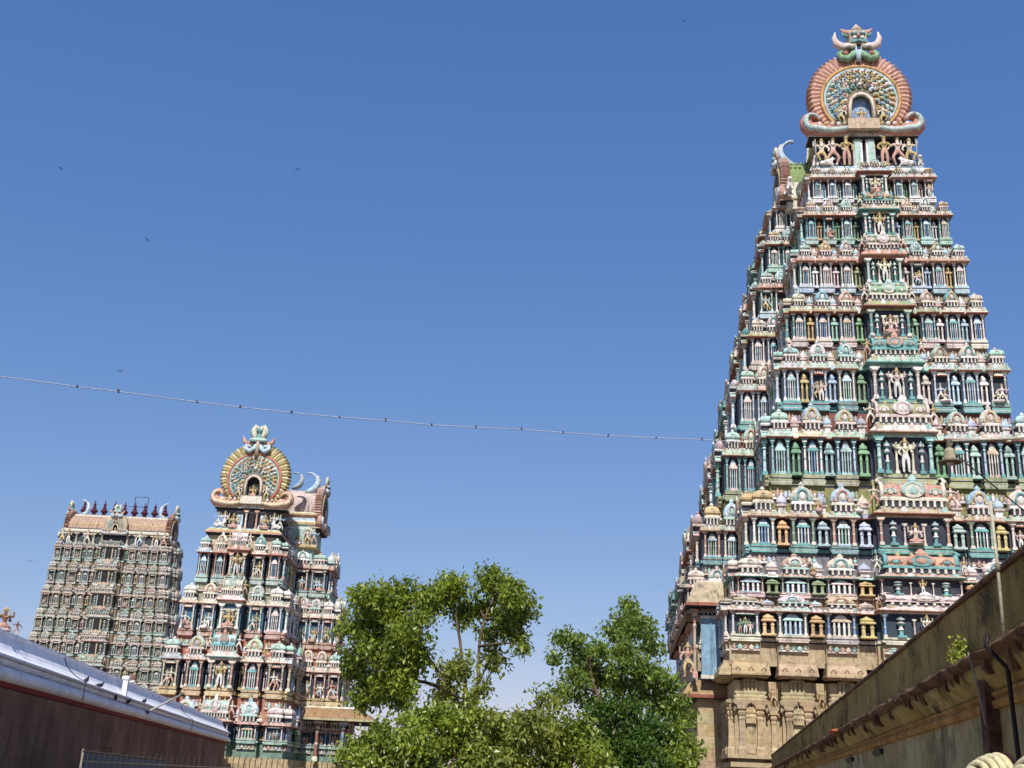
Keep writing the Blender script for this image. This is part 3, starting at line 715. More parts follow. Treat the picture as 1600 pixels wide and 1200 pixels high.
for s in (bR-.4, bR-1.7, bR-3.2):
    o = mkobj('stone_pillar', sp_mesh, bR_, vary(STONE, .06)); o.location = Fl2(s, .14, 3.5); o.scale = (.42, .42, 2.55); o.rotation_euler = (0, 0, -pi/2)
o = mkobj('stone_eave', se_mesh, bR_, STONE); o.location = Fl2(bR-1.9, 0, 7.22); o.scale = (4.2, 1.5, .72); o.rotation_euler = (0, 0, -pi/2)

def awning(parent, cx, cy, hx, hy, z, over, drop, col, lip):
    b = MB()
    b.rings([(hx+over*.94, hy+over*.94, z-.02), (hx+over, hy+over, z), (hx+over, hy+over, z+.17), (hx+over*.8, hy+over*.8, z+.26), (hx+over*.35, hy+over*.35, z+drop*.75), (hx, hy, z+drop), (hx*.97, hy*.97, z+drop+.12)], cx, cy,
            tints=[DARK, lip, col, col, col, CREAM])
    return b.build('awning', M_PAINT, parent, col)
awning(tR, -10.15, 0, .75, cR+.9, 11.0, .6, 1.35, H('c9b89a'), H('b06a55'))
awning(tR, -10.2, 0, .8, cR-.3, 6.35, .75, 1.0, H('a98d62'), H('9a5a42'))
b = MB(); b.box((-10.15, -10.62, 8.95), (1.0, .12, 3.3), H('8fb4cf')); b.box((-10.15, -10.66, 10.5), (1.1, .14, .14), CREAM); b.box((-10.15, -10.66, 7.4), (1.1, .14, .2), CREAM); b.box((-10.15, -10.7, 9.0), (.06, .08, 3.0), H('7ba4c2')); b.build('blue_door_panel', M_PAINT, tR, BLUE)
for x, y in ((-11.0, -10.75), (-9.45, -10.75)):
    o = mkobj('pillar', umesh('pillar', 1, M_PAINT), tR, TAN); o.location = (x, y, 7.3); o.scale = (.26, .26, 3.6)
o = mkobj('statue', umesh('guard', 0, M_PAINT), tR, SALMON); o.location = (-11.35, -10.5, 7.35); o.scale = (1.7,)*3

# neck, figures and roof of the tall tower
b = MB(); b.rings([(2.7, 8.6, 37.5), (2.7, 8.6, 41.2)], tint=H('3a3a46')); b.rings([(3.45, 9.6, 37.9), (3.5, 9.65, 38.0), (3.5, 9.65, 38.15), (3.3, 9.4, 38.3)], tint=WHITE)
b.rings([(3.2, 9.3, 38.3), (3.25, 9.35, 38.4), (3.2, 9.3, 38.5)], tint=PALEB); b.rings([(2.9, 8.9, 40.85), (3.1, 9.1, 40.95), (3.1, 9.1, 41.05), (2.9, 8.9, 41.2)], tint=TAN)
nk = b.build('neck', M_PAINT, tR, W2)
for sx in (-1, 1):
    b = MB(); b.box((sx*.42-.22, -8.95, 39.65), (.36, .5, 2.6), MINT); b.box((sx*.18-.22, -8.9, 39.65), (.14, .5, 2.6), WHITE); b.box((sx*.62-.22, -8.9, 39.65), (.1, .4, 2.6), PINK); b.build('door_jamb', M_PAINT, nk, MINT)
    for q, (k, x, s, c) in enumerate((('stand', 1.15, 2.1, GOLD), ('lean', 1.95, 2.0, PINK), ('guard', 2.65, 1.9, CREAM))):
        o = mkobj('statue', umesh(k, q, M_PAINT), nk, c); o.location = (sx*x-.2, -9.3, 38.5); o.scale = (s*sx, s, s)
    o = mkobj('bull_statue', umesh('bull', 0, M_PAINT), nk, WHITE); o.location = (sx*2.45-.2, -9.45, 38.42); o.scale = (.95*sx, .8, .85); o.rotation_euler = (0, 0, 0)
    o = mkobj('bull_statue', umesh('bull', 0, M_PAINT), nk, WHITE); o.location = (sx*3.15-.1, -8.9, 38.42); o.scale = (1.1,)*3; o.rotation_euler = (0, 0, pi/2)
    for y in (-7.6, -6.2): o = mkobj('statue', umesh('stand', 0, M_PAINT), nk, GOLD); o.location = (sx*3.0, y, 38.5); o.scale = (1.6,)*3; o.rotation_euler = (0, 0, sx*pi/2)
b = MB(); b.box((-.22, -8.7, 39.65), (.26, .3, 2.6), DARK); b.box((-.22, -9.0, 40.95), (1.3, .6, .18), PALEB); b.build('door_slit', M_PAINT, nk, DARK)
b = MB(); vault(b, 2.5, 42.9, -8.3, 8.3, H('7c9a5a'), CREAM, ribs=5); vt = b.build('barrel_roof', M_PAINT, tR, GREEN)
g, k = gable(tR, (-.28, -8.75, 43.65), 0, 3.2, (H('e0b4a2'), H('d2a08a'), H('dcae70'), PALEB, H('7a8470'), H('cf927c'), H('c5d8d4'), TAN), mask=.84); mask_right(k)
# side dormer of the roof, seen edge-on
b = MB(); vault(b, 1.7, 40.6, 0, 3.0, H('8fa86a'), PALEB, ribs=1)
for kx in range(9):
    for kz in range(7):
        a = R(15+kz*22)
        b.ell((-1.74*cos(a)*1.04, .25+kx*.31+(.15 if kz % 2 else 0), 40.6+1.74*sin(a)*1.05), (.12, .12, .12), 5, 4, H('a5b87c'))
b.rings([(1.9, 1.7, 38.4), (1.9, 1.7, 39.0), (2.0, 1.8, 39.1), (2.0, 1.8, 39.3), (1.7, 1.6, 39.4), (1.7, 1.6, 40.4)], 0, 1.6, CREAM)
dm = b.build('dormer', M_PAINT, tR, CREAM); dm.location = (-4.55, -4.6, -1.35); dm.rotation_euler = (0, 0, -pi/2)
g2, k2 = gable(tR, (-4.65, -4.6, 39.5), -pi/2, 1.95, (SALMON, PINK, OCHRE, PALEB, H('6a6450'), SALMON, PALEB, TAN), hole=False, relief=False, mask=.9); mask_mid(k2)
horn(tR, (-3.95, -5.3, 40.75), 0, -1.0, PALEB).scale = (-.95, 1.3, 1.05)
o = mkobj('bull_statue', umesh('bull', 0, M_PAINT), tR, WHITE); o.location = (-4.6, -7.2, 37.7); o.scale = (1.3,)*3; o.rotation_euler = (0, 0, pi/2)

# ================================================================== middle tower
S = 1.4
tM = tag(empty('temple_tower', (-14.711*S, 70*S, 0), 0), 'middle painted temple tower with ochre striped crest, rising behind the white topped wall', 'tower')
def rowM(z, a): z = 1.6+(z-1.6)*S; a *= S; b = 5.6+.678*a; return (z, a, b, 2.3, 2.75+.3*(a-3))
rowsM = [rowM(*q) for q in ((2.35, 3.95), (4.0, 3.80), (7.19, 3.51), (10.24, 2.98), (13.09, 2.50))]
palM = [P(SALMON, MINT, (PALEB, WHITE, BLUE), H('3d5a78'), H('7d9a8a'), MINT, (PALEB, GREEN), PINK, 1),
        P(PINK, OCHRE, (GREEN, TAN, SALMON), W1, H('bf8872'), PALEB, (MINT, CREAM), MINT, 0),
        P(CREAM, SALMON, (WHITE, PINK, MINT), H('46708a'), H('c07a60'), CREAM, (CREAM, PINK), WHITE, 3),
        P(SALMON, MINT, (CREAM, SALMON, MINT, PALEB), W2, H('a8a890'), WHITE, (WHITE, PINK), MINT, 1)]
storeys(tM, rowsM, BAYS5, palM, Placer(), (1,), .55, .75, .6)
b = MB()
for z0, z1, d in ((0, .8, .6), (.8, 1.9, .2), (1.9, 2.25, .55), (2.25, 2.66, .35)): extrude(b, outline(5.2+d, 8.9+d, [q for q in BAYS5 if q[2] == 'C'], 0, .5, [(1, 2.6, 3.4)]), z0, z1, H('b79060'))
b.build('stone_base', M_STONE, tM, STONE)
zt, at, bt = rowsM[-1][0], rowsM[-1][1], rowsM[-1][2]
# platform, neck, seated and standing figures
b = MB(); b.rings([(2.75, 7.2, zt+.3), (2.75, 7.2, 19.3)], tint=H('d8c4a8')); b.rings([(2.9, 7.5, 19.25), (3.02, 7.65, 19.4), (3.02, 7.65, 19.55), (2.8, 7.4, 19.75), (2.7, 7.3, 19.85)], tints=[DARK, SALMON, OCHRE, MINT])
b.rings([(2.0, 6.6, 19.8), (2.0, 6.6, 21.6)], tint=H('2f3f52')); b.rings([(2.3, 6.9, 21.1), (2.5, 7.0, 21.25), (2.4, 6.9, 21.45)], tint=H('5a5a60'))
nk = b.build('neck', M_PAINT, tM, W2)
b = MB(); b.box((.35, -6.7, 20.5), (.42, .3, 1.6), DARK); b.build('door_slit', M_PAINT, nk, DARK)
for sx in (-1, 1):
    o = mkobj('pillar', umesh('pillar', 1, M_PAINT), nk, CREAM if sx < 0 else SALMON); o.location = (.35+sx*.42, -6.95, 19.85); o.scale = (.26, .26, 1.55)
    for q, (k, x, s, c) in enumerate((('sit', 1.25, 1.55, GOLD), ('stand', 1.95, 1.3, WHITE), ('lean', 2.45, 1.2, PALEB))):
        o = mkobj('statue', umesh(k, q, M_PAINT), nk, c); o.location = (.25+sx*x, -7.15, 19.85); o.scale = (s*sx, s, s)
    o = mkobj('bull_statue', umesh('bull', 0, M_PAINT), nk, WHITE); o.location = (.25+sx*2.3, -7.3, 19.85); o.scale = (.9*sx, .8, .8)
    b = MB(); b.box((.35+sx*1.05, -7.0, 20.0), (.8, .5, .3), WHITE); b.box((.35+sx*.95, -6.75, 20.6), (.5, .2, .9), PALEB); b.build('parapet', M_PAINT, nk, WHITE)
b = MB(); vault(b, 2.15, 23.2, -6.2, 6.2, H('c4b09a'), SALMON, ribs=5); b.build('barrel_roof', M_PAINT, tM, PINK)
g, k = gable(tM, (.25, -6.6, 24.25), 0, 2.8, (H('e0d4a4'), H('b0a068'), H('d08070'), MINT, H('8a998c'), H('dea890'), H('ecd8b8'), CREAM), hole=False, mask=.9); mask_mid(k)
for i in range(6): finial(tM, (0, -4.4+1.6*i, 25.4), 1.5, H('4a3440'))
# roof wing towards the right
b = MB(); vault(b, 1.7, 22.9, 0, 2.6, H('d8c4bc'), PINK, ribs=2)
b.rings([(2.0, 1.5, 17.9), (2.0, 1.5, 21.3), (2.15, 1.6, 21.4), (2.15, 1.6, 21.6), (1.9, 1.45, 21.75), (1.9, 1.45, 22.0), (2.1, 1.6, 22.2), (2.1, 1.6, 22.35), (1.8, 1.4, 22.5)], 0, 1.5, tints=[MINT, WHITE, OCHRE, CREAM, PALEB, SALMON, OCHRE, CREAM])
b.box((-1.99, 1.3, 20.5), (.1, 2.2, 1.3), WHITE); b.box((-2.03, 1.3, 20.5), (.1, 1.9, 1.05), MINT)
b.rings([(2.2, 1.7, 19.35), (2.4, 1.85, 19.45), (2.4, 1.85, 19.6), (2.2, 1.7, 19.7)], 0, 1.5, tint=OCHRE)
dm = b.build('roof_wing', M_PAINT, tM, CREAM)
for q, (k_, x_) in enumerate((('stand', 2.6), ('sit', 3.4), ('guard', 4.2), ('lean', 4.75))):
    o = mkobj('statue', umesh(k_, q, M_PAINT), tM, (WHITE, GOLD, PINK, PALEB)[q]); o.location = (x_, -2.62, 19.62); o.scale = (1.35,)*3; dm.location = (4.7, -.4, 0); dm.rotation_euler = (0, 0, pi/2)
g2, k2 = gable(tM, (4.75, -.4, 23.1), pi/2, 2.0, (SALMON, PINK, OCHRE, PALEB, H('6a6450'), SALMON, PALEB, TAN), hole=False, relief=False, mask=.8); mask_mid(k2)
horn(tM, (3.55, -1.3, 24.4), 0, .8, PALEB).scale = (1.0, 1.4, .95)
horn(tM, (2.75, -3.4, 24.2), pi, .8, H('b4c6d0')).scale = (-.75, 1.2, .75)
awning(tM, 4.0+2.8, 0, 2.8, 2.6, 5.75, 1.5, 1.0, H('a8875e'), H('c8bf98'))
for x, c in ((6.6, RED), (8.6, BLUE)):
    o = mkobj('pillar', umesh('pillar', 0, M_PAINT), tM, c); o.location = (x, -3.2, 2.7); o.scale = (.42, .42, 3.0)

# ================================================================== far tower on the left, long side to the camera
K = 1.35
tL = tag(empty('temple_tower', (-74.8, 224.3, 0), .009), 'farthest temple tower, broad side forward, dark pot finials along its orange roof ridge', 'tower')
def rowL(z, a): z = 1.6+(z-1.6)*K; a *= K; return (z, a, 4.3+.42*(a-11.1), 2.0, .9)
zz = [30.63-3.28*i for i in range(9)][::-1]
rowsL = [rowL(z, 8.23+(30.63-z)*.092) for z in zz]
BAYSL = [(-.93, .065, 'K'), (-.85, .016, 'R'), (-.76, .065, 'B'), (-.67, .018, 'R'), (-.58, .07, 'D'), (-.475, .03, 'R'), (-.37, .065, 'B'), (-.265, .03, 'R'), (0, .185, 'C')]
BAYSL += [(-t, h, k) for t, h, k in BAYSL[-2::-1]]
GB = H('b3a88c')
palL = [P(c, d, (CREAM, GB, MINT, H('c9bfa5')), H('4a4640'), H('8d8068'), e, (f, GB), CREAM, q % 4) for q, (c, d, e, f) in enumerate(((CREAM, MINT, TAN, MINT), (TAN, H('a5b09a'), CREAM, PINK), (GB, CREAM, MINT, TAN), (H('c2a58c'), MINT, GB, CREAM)))]
plL = Placer(joined=True)
storeys(tL, rowsL, BAYSL, palL, plL, (1,), .9, .45, .5)
for i in range(1, len(rowsL)):
    z0, z1, bb = rowsL[i-1][0], rowsL[i][0], rowsL[i][2]; h = z1-z0
    b = MB(); b.box((0, -bb-1.0, z0+.72*h), (1.05, .4, .46*h), H('121014')); b.box((-.68, -bb-1.05, z0+.72*h), (.2, .5, .5*h), H('a8b4b0')); b.box((.68, -bb-1.05, z0+.72*h), (.2, .5, .5*h), TAN); b.box((0, -bb-1.05, z0+.46*h), (2.2, .6, .1*h), TAN)
    b.build('doorway', M_PAINT, tL, DARK)
b = MB(); b.rings([(12.6, 6.2, 0), (12.6, 6.2, rowsL[0][0])], tint=STONE); b.build('stone_base', M_STONE, tL, STONE)
zt = rowsL[-1][0]
b = MB(); b.rings([(9.6, 3.1, zt), (9.6, 3.1, zt+4)], tint=H('3f4a52')); b.rings([(10.0, 3.5, zt+.3), (10.1, 3.6, zt+.5), (10.0, 3.5, zt+.9)], tint=PALEB); b.rings([(10, 3.4, zt+3.0), (10.3, 3.8, zt+3.2), (10.3, 3.8, zt+3.5), (9.8, 3.2, zt+3.8)], tint=CREAM)
nk = b.build('neck', M_PAINT, tL, W2)
for i in range(12):
    x = -8.9+17.8*i/11
    if abs(x) < 2.2: continue
    o = mkobj('pillar', umesh('pillar', 0, M_PAINT), nk, (CREAM, TAN, WHITE)[i % 3]); o.location = (x, -3.3, zt+.9); o.scale = (.62, .62, 2.1)
for i, x in enumerate((-9.8, -8.6, -5.0, 5.0, 8.2, 9.6)):
    o = mkobj('statue', umesh(('guard', 'stand', 'lean')[i % 3], i, M_PAINT), nk, (CREAM, GB, PINK)[i % 3]); o.location = (x, -3.9, zt+.6); o.scale = (2.9,)*3
b = MB(); n = 12; hw = 3.0; z0 = zt+4.0
prof = [(-hw*cos(a), z0+hw*.95*sin(a)) for a in [-.2+(pi+.4)*i/n for i in range(n+1)]]
vs = [(x, y, z) for x in (-9.6, 9.6) for y, z in prof]
b.add(vs, [(i, i+n+1, i+n+2, i+1) for i in range(n)], H('c4a48c'), True); b.add(vs, [tuple(range(n, -1, -1)), tuple(range(n+1, 2*n+2))], H('5a5048'))
for x in np.linspace(-9.2, 9.2, 29): b.tube([(x, y*1.012, z0+(z-z0)*1.012) for y, z in prof], .07, 4, H('d4bca8'))
b.box((0, 0, z0+hw*.95+.1), (19.4, .9, .5), CREAM); b.box((0, -2.75, z0+1.0), (19.0, .25, .3), OCHRE)
b.build('barrel_roof', M_PAINT, tL, SALMON)
zr = z0+hw*.95+.3
for i in range(9): finial(tL, (-7.9+15.8*i/8, 0, zr), 3.0, H('5c2a3c'))
g, k = gable(tL, (0, -3.6, z0+.9), 0, 2.2, (TAN, CREAM, OCHRE, PALEB, H('8a7f68'), SALMON, PALEB, CREAM), hole=False, mask=1.2); mask_mid(k)
for sx in (-1, 1):
    g, k = gable(tL, (sx*9.8, 0, z0+.7), sx*pi/2, 3.2, (SALMON, BROWN, OCHRE, PALEB, H('5a4f48'), BROWN, PALEB, TAN), hole=False, relief=False, mask=1.0); mask_mid(k)
    horn(tL, (sx*8.4, 0, zr-.2), 0, 1, PALEB).scale = (-1.5*sx, 1.6, 1.75)
b = MB()
for x in (1.6, 4.2): b.tube([(x, .4, zr-.2), (x, .4, zr+4.2)], .06, 5, DARK)
for z in (zr+2.2, zr+4.2): b.tube([(.4 if z < zr+3 else 1.6, .4, z), (4.2, .4, z)], .05, 5, DARK)
b.build('antenna_frame', M_PLAIN, tL, DARK)

# ================================================================== white topped wall on the left
def wallframe(E, al, sgn):
    d = Vector((sin(al), cos(al), 0)); nn = Vector((cos(al), -sin(al), 0))*sgn; E = Vector((*E, 0))
    return (lambda s, off, z: E+d*s+nn*off+Vector((0, 0, z))), math.atan2(d.y, d.x)
def sweep(b, W, prof, s0, s1, tint, k=1, jig=0, smooth=False, closed=True):
    """run a section (off, z) along a wall"""
    m = len(prof); vs = []; rr = random.Random(7)
    for i in range(k+1):
        s = s0+(s1-s0)*i/k
        vs += [W(s, o+rr.uniform(-jig, jig), z+rr.uniform(-jig, jig)) for o, z in prof]
    fs = [(i*m+j, (i+1)*m+j, (i+1)*m+(j+1), i*m+j+1) for i in range(k) for j in range(m-1)]
    b.add(vs, fs, tint, smooth)
    if closed: b.add(vs, [tuple(range(m-1, -1, -1)), tuple(range(k*m, k*m+m))], tint)
WL, angL = wallframe((-19.10, 86.0), R(-6.2), 1)
m, n, bs = new_mat('old_granite_wall', .95)
bv = mapped(n, (1, 1, 1))
c = mix(n, ramp(n, noise(n, .5, 6, bv), .35, .65), H('6f5040'), H('93705a'))
c = mix(n, mix(n, .6, (0, 0, 0), ramp(n, noise(n, 1.2, 6, mapped(n, (1, 1, .3))), .5, .72)), c, H('4a3228'))
c = mix(n, 1.0, c, ramp(n, noise(n, 12, 4, bv), .3, .7, (.75, .75, .75, 1), (1.15, 1.15, 1.15, 1)), 'MULTIPLY')
n.links.new(c, bs.inputs['Base Color']); bump(n, bs, noise(n, 12, 4, bv), .6, .03)
M_GRAN = m
m, n, bs = new_mat('limewashed_plaster', .8)
bv = mapped(n, (1, 1, 1))
c = mix(n, ramp(n, noise(n, 1.1, 6, mapped(n, (1, 1, .6)), .7), .48, .75), H('eeeef4'), H('c6c8d4'))
c = mix(n, mix(n, .7, (0, 0, 0), ramp(n, noise(n, 3.5, 6, mapped(n, (1, 1, .2)), .75), .56, .72)), c, H('6c6a76'))
n.links.new(c, bs.inputs['Base Color']); bump(n, bs, noise(n, 5, 5, bv), .25, .03)
M_LIME = m
wl = tag(empty('boundary_wall', WL(0, 0, 0)), 'brown granite wall with a curved whitewashed top and thin red stripe, at the left', 'wall')
def child(b, name, mat, parent, color=(1, 1, 1)):
    b.v = [tuple(Vector(p)-parent.matrix_basis.translation) for p in b.v]; return b.build(name, mat, parent, color)
b = MB(); sweep(b, WL, [(-2.2, 0), (0, 0), (0, 3.5), (-2.2, 3.5)], -72, 0, None); child(b, 'wall_core', M_GRAN, wl)
# courses of big blocks on the face
gb = MB(); gb.rings([(.49, .5, 0), (.5, .5, .03), (.5, .5, .97), (.49, .5, 1)]); gm = gb.mesh('stone_block', M_GRAN)
rr = random.Random(2); z = 0
for ci, ch in enumerate((.55, .6, .55, .6, .58, .59)):
    s = -66+rr.random()
    while s < -.3:
        L = rr.uniform(1.0, 2.1); e = min(-.02, s+L)
        if not (ci == 3 and s < -39.4 < e):
            o = mkobj('stone_block', gm, wl); o.location = WL((s+e)/2, -.1+rr.uniform(-.008, .010), z+.002)-wl.matrix_basis.translation
            o.rotation_euler = (0, 0, angL); o.scale = (e-s-.005, .3, ch-.004)
        s = e
    z += ch
b = MB(); sweep(b, WL, [(0, 3.49), (.075, 3.49), (.075, 3.63), (0, 3.63)], -72, .02, None); child(b, 'red_stripe', painted('red_oxide', .35), wl, H('8c2f28'))
b = MB(); sweep(b, WL, [(-2.2, 3.62), (.06, 3.63), (.20, 3.66), (.28, 3.74), (.29, 3.84), (.23, 3.93), (.10, 3.99), (.06, 4.03), (-2.2, 4.03)], -72, .03, None, 30, .006, True); child(b, 'roll_moulding', M_LIME, wl)
b = MB(); sweep(b, WL, [(-2.2, 4.03), (.11, 4.04), (.17, 4.09), (.17, 4.16), (.10, 4.2), (-2.2, 4.2)], -72, .02, None, 30, .005); child(b, 'string_course', M_LIME, wl)
b = MB(); sweep(b, WL, [(-2.2, 4.2), (.32, 4.2), (.32, 4.24), (.18, 4.29), (.02, 4.38), (-.13, 4.51), (-.25, 4.68), (-.33, 4.88), (-.34, 4.95), (-.30, 4.97), (-.30, 5.02), (-.6, 5.04), (-2.2, 5.04)], -72, 0, None, 34, .006, False); child(b, 'cove_parapet', M_LIME, wl)
b = MB(); sweep(b, WL, [(-.28, 2.05), (.02, 2.05), (.02, 2.5), (-.28, 2.5)], -39.9, -39.3, None); child(b, 'window_opening', flat_mat('black_void', (.01, .009, .01)), wl)
b = MB(); sweep(b, WL, [(-.12, 3.0), (.035, 3.0), (.035, 3.3), (-.12, 3.3)], -39.6, -38.6, None); child(b, 'patched_block', M_GRAN, wl)
o = tag(empty('parapet_post', WL(-38.4, .1, 4.3)), 'short white square post on the curved wall top', 'post')
b = MB(); b.rings([(.11, .09, 0), (.11, .09, .62)]); b.build('shaft', M_LIME, o); b = MB(); b.rings([(.15, .13, .62), (.16, .14, .66), (.16, .14, .72), (.1, .08, .76)]); b.build('cap', M_LIME, o); o.rotation_euler = (0, 0, angL)
o = tag(empty('lamp_bracket', WL(-33.9, .27, 3.9)), 'slanting pale tube bracket sticking out from the whitewashed wall top', 'bracket')
q = WL(-31.5, 1.3, 4.86)-WL(-33.9, .27, 3.9)
b = MB(); b.tube([(0, 0, 0), q], .045, 8, H('c8c4b4')); b.build('tube', M_PLAIN, o, CREAM); b = MB(); b.ell(q, (.13, .13, .10), 8, 6, H('6a6058')); b.build('socket', M_PLAIN, o, GREY); b = MB(); b.box((0, 0, 0), (.2, .2, .12), H('5c5650')); b.build('bracket_foot', M_PLAIN, o, GREY)
for s, off, sc, k, c, lab in ((-54.4, -.15, 1.0, 'sit', H('8a5a38'), 'larger seated stucco figure on the wall top at the left edge'), (-34.9, -.15, .75, 'sit', H('8c4a3a'), 'small reddish seated figure on the wall top beside the white post'),
                              (-53.3, -.1, .5, 'lean', H('7a4c3a'), 'small attendant figure leaning beside the larger seated figure')):
    o = mkobj('wall_statue', umesh(k, 0 if sc > .9 else 1, M_PAINT), None, c); o.location = WL(s+.9, off-.3, 5.03); o.rotation_euler = (0, 0, angL+pi/2+.5); o.scale = (sc*.85,)*3
    tag(o, lab, 'statue')

for sw, lab in ((-46.9, 'dark tube as wire shadow over the curved wall top left of the pigeons'), (-20.5, 'dark tube as wire shadow over the curved wall top right of the slanting bracket')):  # cast shadows of wires on the cove, modelled as thin dark tubes
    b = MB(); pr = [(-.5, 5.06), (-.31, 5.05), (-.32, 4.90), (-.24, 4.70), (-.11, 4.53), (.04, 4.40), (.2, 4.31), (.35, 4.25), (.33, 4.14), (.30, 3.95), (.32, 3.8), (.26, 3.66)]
    b.tube([WL(sw+.9*i/11+.05*sin(i*1.7), o_, z_) for i, (o_, z_) in enumerate(pr)], .014, 6, H('4a4a5a')); tag(b.build('wire_shadow_tube', M_PLAIN, None, DARK), lab, 'wire shadow', 'wire shadows over the left wall')
def pigeon():
    b = MB(); b.ell((0, 0, .1), (.16, .075, .075), 8, 6); b.tube([(-.1, 0, .13), (-.15, 0, .19), (-.17, 0, .23)], [.05, .038, .036], 6); b.tube([(-.19, 0, .23), (-.235, 0, .225)], [.014, .003], 4)
    b.tube([(.1, 0, .09), (.22, 0, .07), (.3, 0, .06)], [.05, .035, .015], 6)
    for sy in (-.03, .03): b.tube([(0, sy, .06), (0, sy, 0)], .008, 4)
    return b.mesh('perched_pigeon', flat_mat('grey_feathers', H('34343e'), .7))
pm = pigeon()
for i, (s, z, off, lab) in enumerate(((-45.8, 4.24, .24, 'dark pigeon on the whitewashed wall ledge, leftmost of the perched birds'), (-43.6, 4.24, .24, 'dark pigeon on the whitewashed wall ledge, second bird from the left'),
                              (-40.4, 4.0, .2, 'dark pigeon perched on the moulding left of the white post'), (-38.0, 4.0, .2, 'dark pigeon perched on the moulding just below the white post'), (-34.6, 4.24, .24, 'dark pigeon on the ledge nearest to the slanting bracket'))):
    o = mkobj('perched_pigeon', pm); o.location = WL(s, off, z); o.rotation_euler = (0, 0, angL+(.6, 2.5, .2, 1.0, 2.9)[i]); o.scale = (.9,)*3; tag(o, lab, 'bird', 'pigeons on the left wall')

# ================================================================== stained plaster wall on the right
WR, angR = wallframe((12.49, 55.0), R(10.6), -1)
def stained(name, c0, c1, amt):
    m, n, bs = new_mat(name, .92); bv = mapped(n, (1, 1, 1))
    c = mix(n, ramp(n, noise(n, .9, 6, bv), .35, .65), c0, c1)
    patch = ramp(n, noise(n, .55, 4, mapped(n, (1, .5, .6))), .42, .62)
    blot = noise(n, 2.4, 9, mapped(n, (1, .32, .5)), .8)
    c = mix(n, mix(n, amt, (0, 0, 0), ramp(n, blot, .50, .63)), c, H('4a3a16'))
    drip = mix(n, 1.0, patch, ramp(n, noise(n, 3.0, 8, mapped(n, (1, .38, .14)), .8), .50, .64), 'MULTIPLY')
    c = mix(n, mix(n, 1.0, drip, (amt, amt, amt), 'MULTIPLY'), c, H('221a0c'))
    c = mix(n, mix(n, .6, (0, 0, 0), ramp(n, noise(n, 1.3, 8, bv, .75), .58, .70)), c, H('6c6a38'))
    c = mix(n, 1.0, c, ramp(n, noise(n, 26, 6, bv, .7), .3, .7, (.72, .72, .72, 1), (1.12, 1.12, 1.12, 1)), 'MULTIPLY')
    n.links.new(c, bs.inputs['Base Color']); bump(n, bs, noise(n, 9, 8, mapped(n, (1, .5, .8)), .75), .4, .03); return m
M_STAIN = stained('stained_plaster', H('8f7638'), H('b39a58'), .95); M_STAIN2 = stained('faded_plaster', H('9a875a'), H('baa97c'), .65)
def plaster(name, c0, c1):
    m, n, bs = new_mat(name, .92); bv = mapped(n, (1, 1, 1))
    c = mix(n, ramp(n, noise(n, 3, 7, bv, .7), .4, .62), c0, c1); n.links.new(c, bs.inputs['Base Color']); bump(n, bs, noise(n, 16, 6, bv), .6, .02); return m
M_RUST = plaster('reddish_broken_plaster', H('40291c'), H('7a5c40')); M_OCHR = plaster('ochre_moulding', H('8a5f2c'), H('b08a4c'))
wr = tag(empty('courtyard_wall', WR(0, 0, 0)), 'stained yellowish plaster wall with parapet and broken ledge, slanting along the right', 'wall')
b = MB(); sweep(b, WR, [(-6, 0), (0, 0), (0, 2.62), (-6, 2.62)], -58, 0, None, 1); child(b, 'lower_wall', M_STAIN2, wr)
b = MB(); sweep(b, WR, [(-.25, 2.70), (0, 2.70), (0, 3.33), (-.25, 3.33)], -58, 0, None, 90, .010); child(b, 'parapet', M_STAIN, wr)
b = MB(); sweep(b, WR, [(-.28, 3.33), (.025, 3.33), (.03, 3.355), (.02, 3.378), (-.28, 3.385)], -58, .02, None, 90, .004); child(b, 'coping', M_RUST, wr)
b = MB(); sweep(b, WR, [(-6, 2.60), (.13, 2.66), (.20, 2.69), (.215, 2.72), (.19, 2.76), (.03, 2.79), (-6, 2.8)], -58, 0, None, 230, .015); child(b, 'ledge', M_RUST, wr)
b = MB(); sweep(b, WR, [(-.1, 2.44), (.02, 2.44), (.05, 2.50), (.12, 2.60), (.14, 2.66), (-.1, 2.66)], -58, 0, None, 60, .008, True); child(b, 'cove', M_STAIN, wr)
b = MB(); sweep(b, WR, [(-.1, 2.33), (.035, 2.33), (.055, 2.36), (.055, 2.385), (.03, 2.40), (.03, 2.415), (.05, 2.43), (.05, 2.45), (-.1, 2.46)], -58, 0, None, 60, .004); child(b, 'string_moulding', M_OCHR, wr)
rr = random.Random(9)
cm = []
for v in range(4):
    b = MB(); b.rings([(.3+rr.uniform(0, .2), .3, -1), (.5, .5, -.55+rr.uniform(-.1, .1)), (.42+rr.uniform(0, .08), .5, 0)]); cm.append(b.mesh('broken_bracket', M_RUST))
s = -50
while s < -14:
    o = mkobj('broken_bracket', rr.choice(cm), wr); o.location = WR(s, .10, 2.68)-wr.matrix_basis.translation; o.rotation_euler = (rr.uniform(-.1, .1), rr.uniform(-.15, .15), angR)
    o.scale = (rr.uniform(.05, .13), rr.uniform(.10, .18), rr.uniform(.06, .17)); s += rr.choice((.12, .2, .3, .55, 1.1))*rr.uniform(.8, 1.3)*(1 if s < -30 else 2)
M_VOID = flat_mat('black_void_slot', (.012, .01, .01))
for s in (-34.9, -38.7): b = MB(); sweep(b, WR, [(-.05, 2.22), (.03, 2.22), (.06, 2.28), (-.05, 2.28)], s-.45, s+.45, None); child(b, 'vent_slot', M_VOID, wr)
b = MB(); sweep(b, WR, [(-.05, 0), (.10, 0), (.10, 2.60), (-.05, 2.60)], -46.35, -46.1, None); child(b, 'downpipe_box', M_RUST, wr)
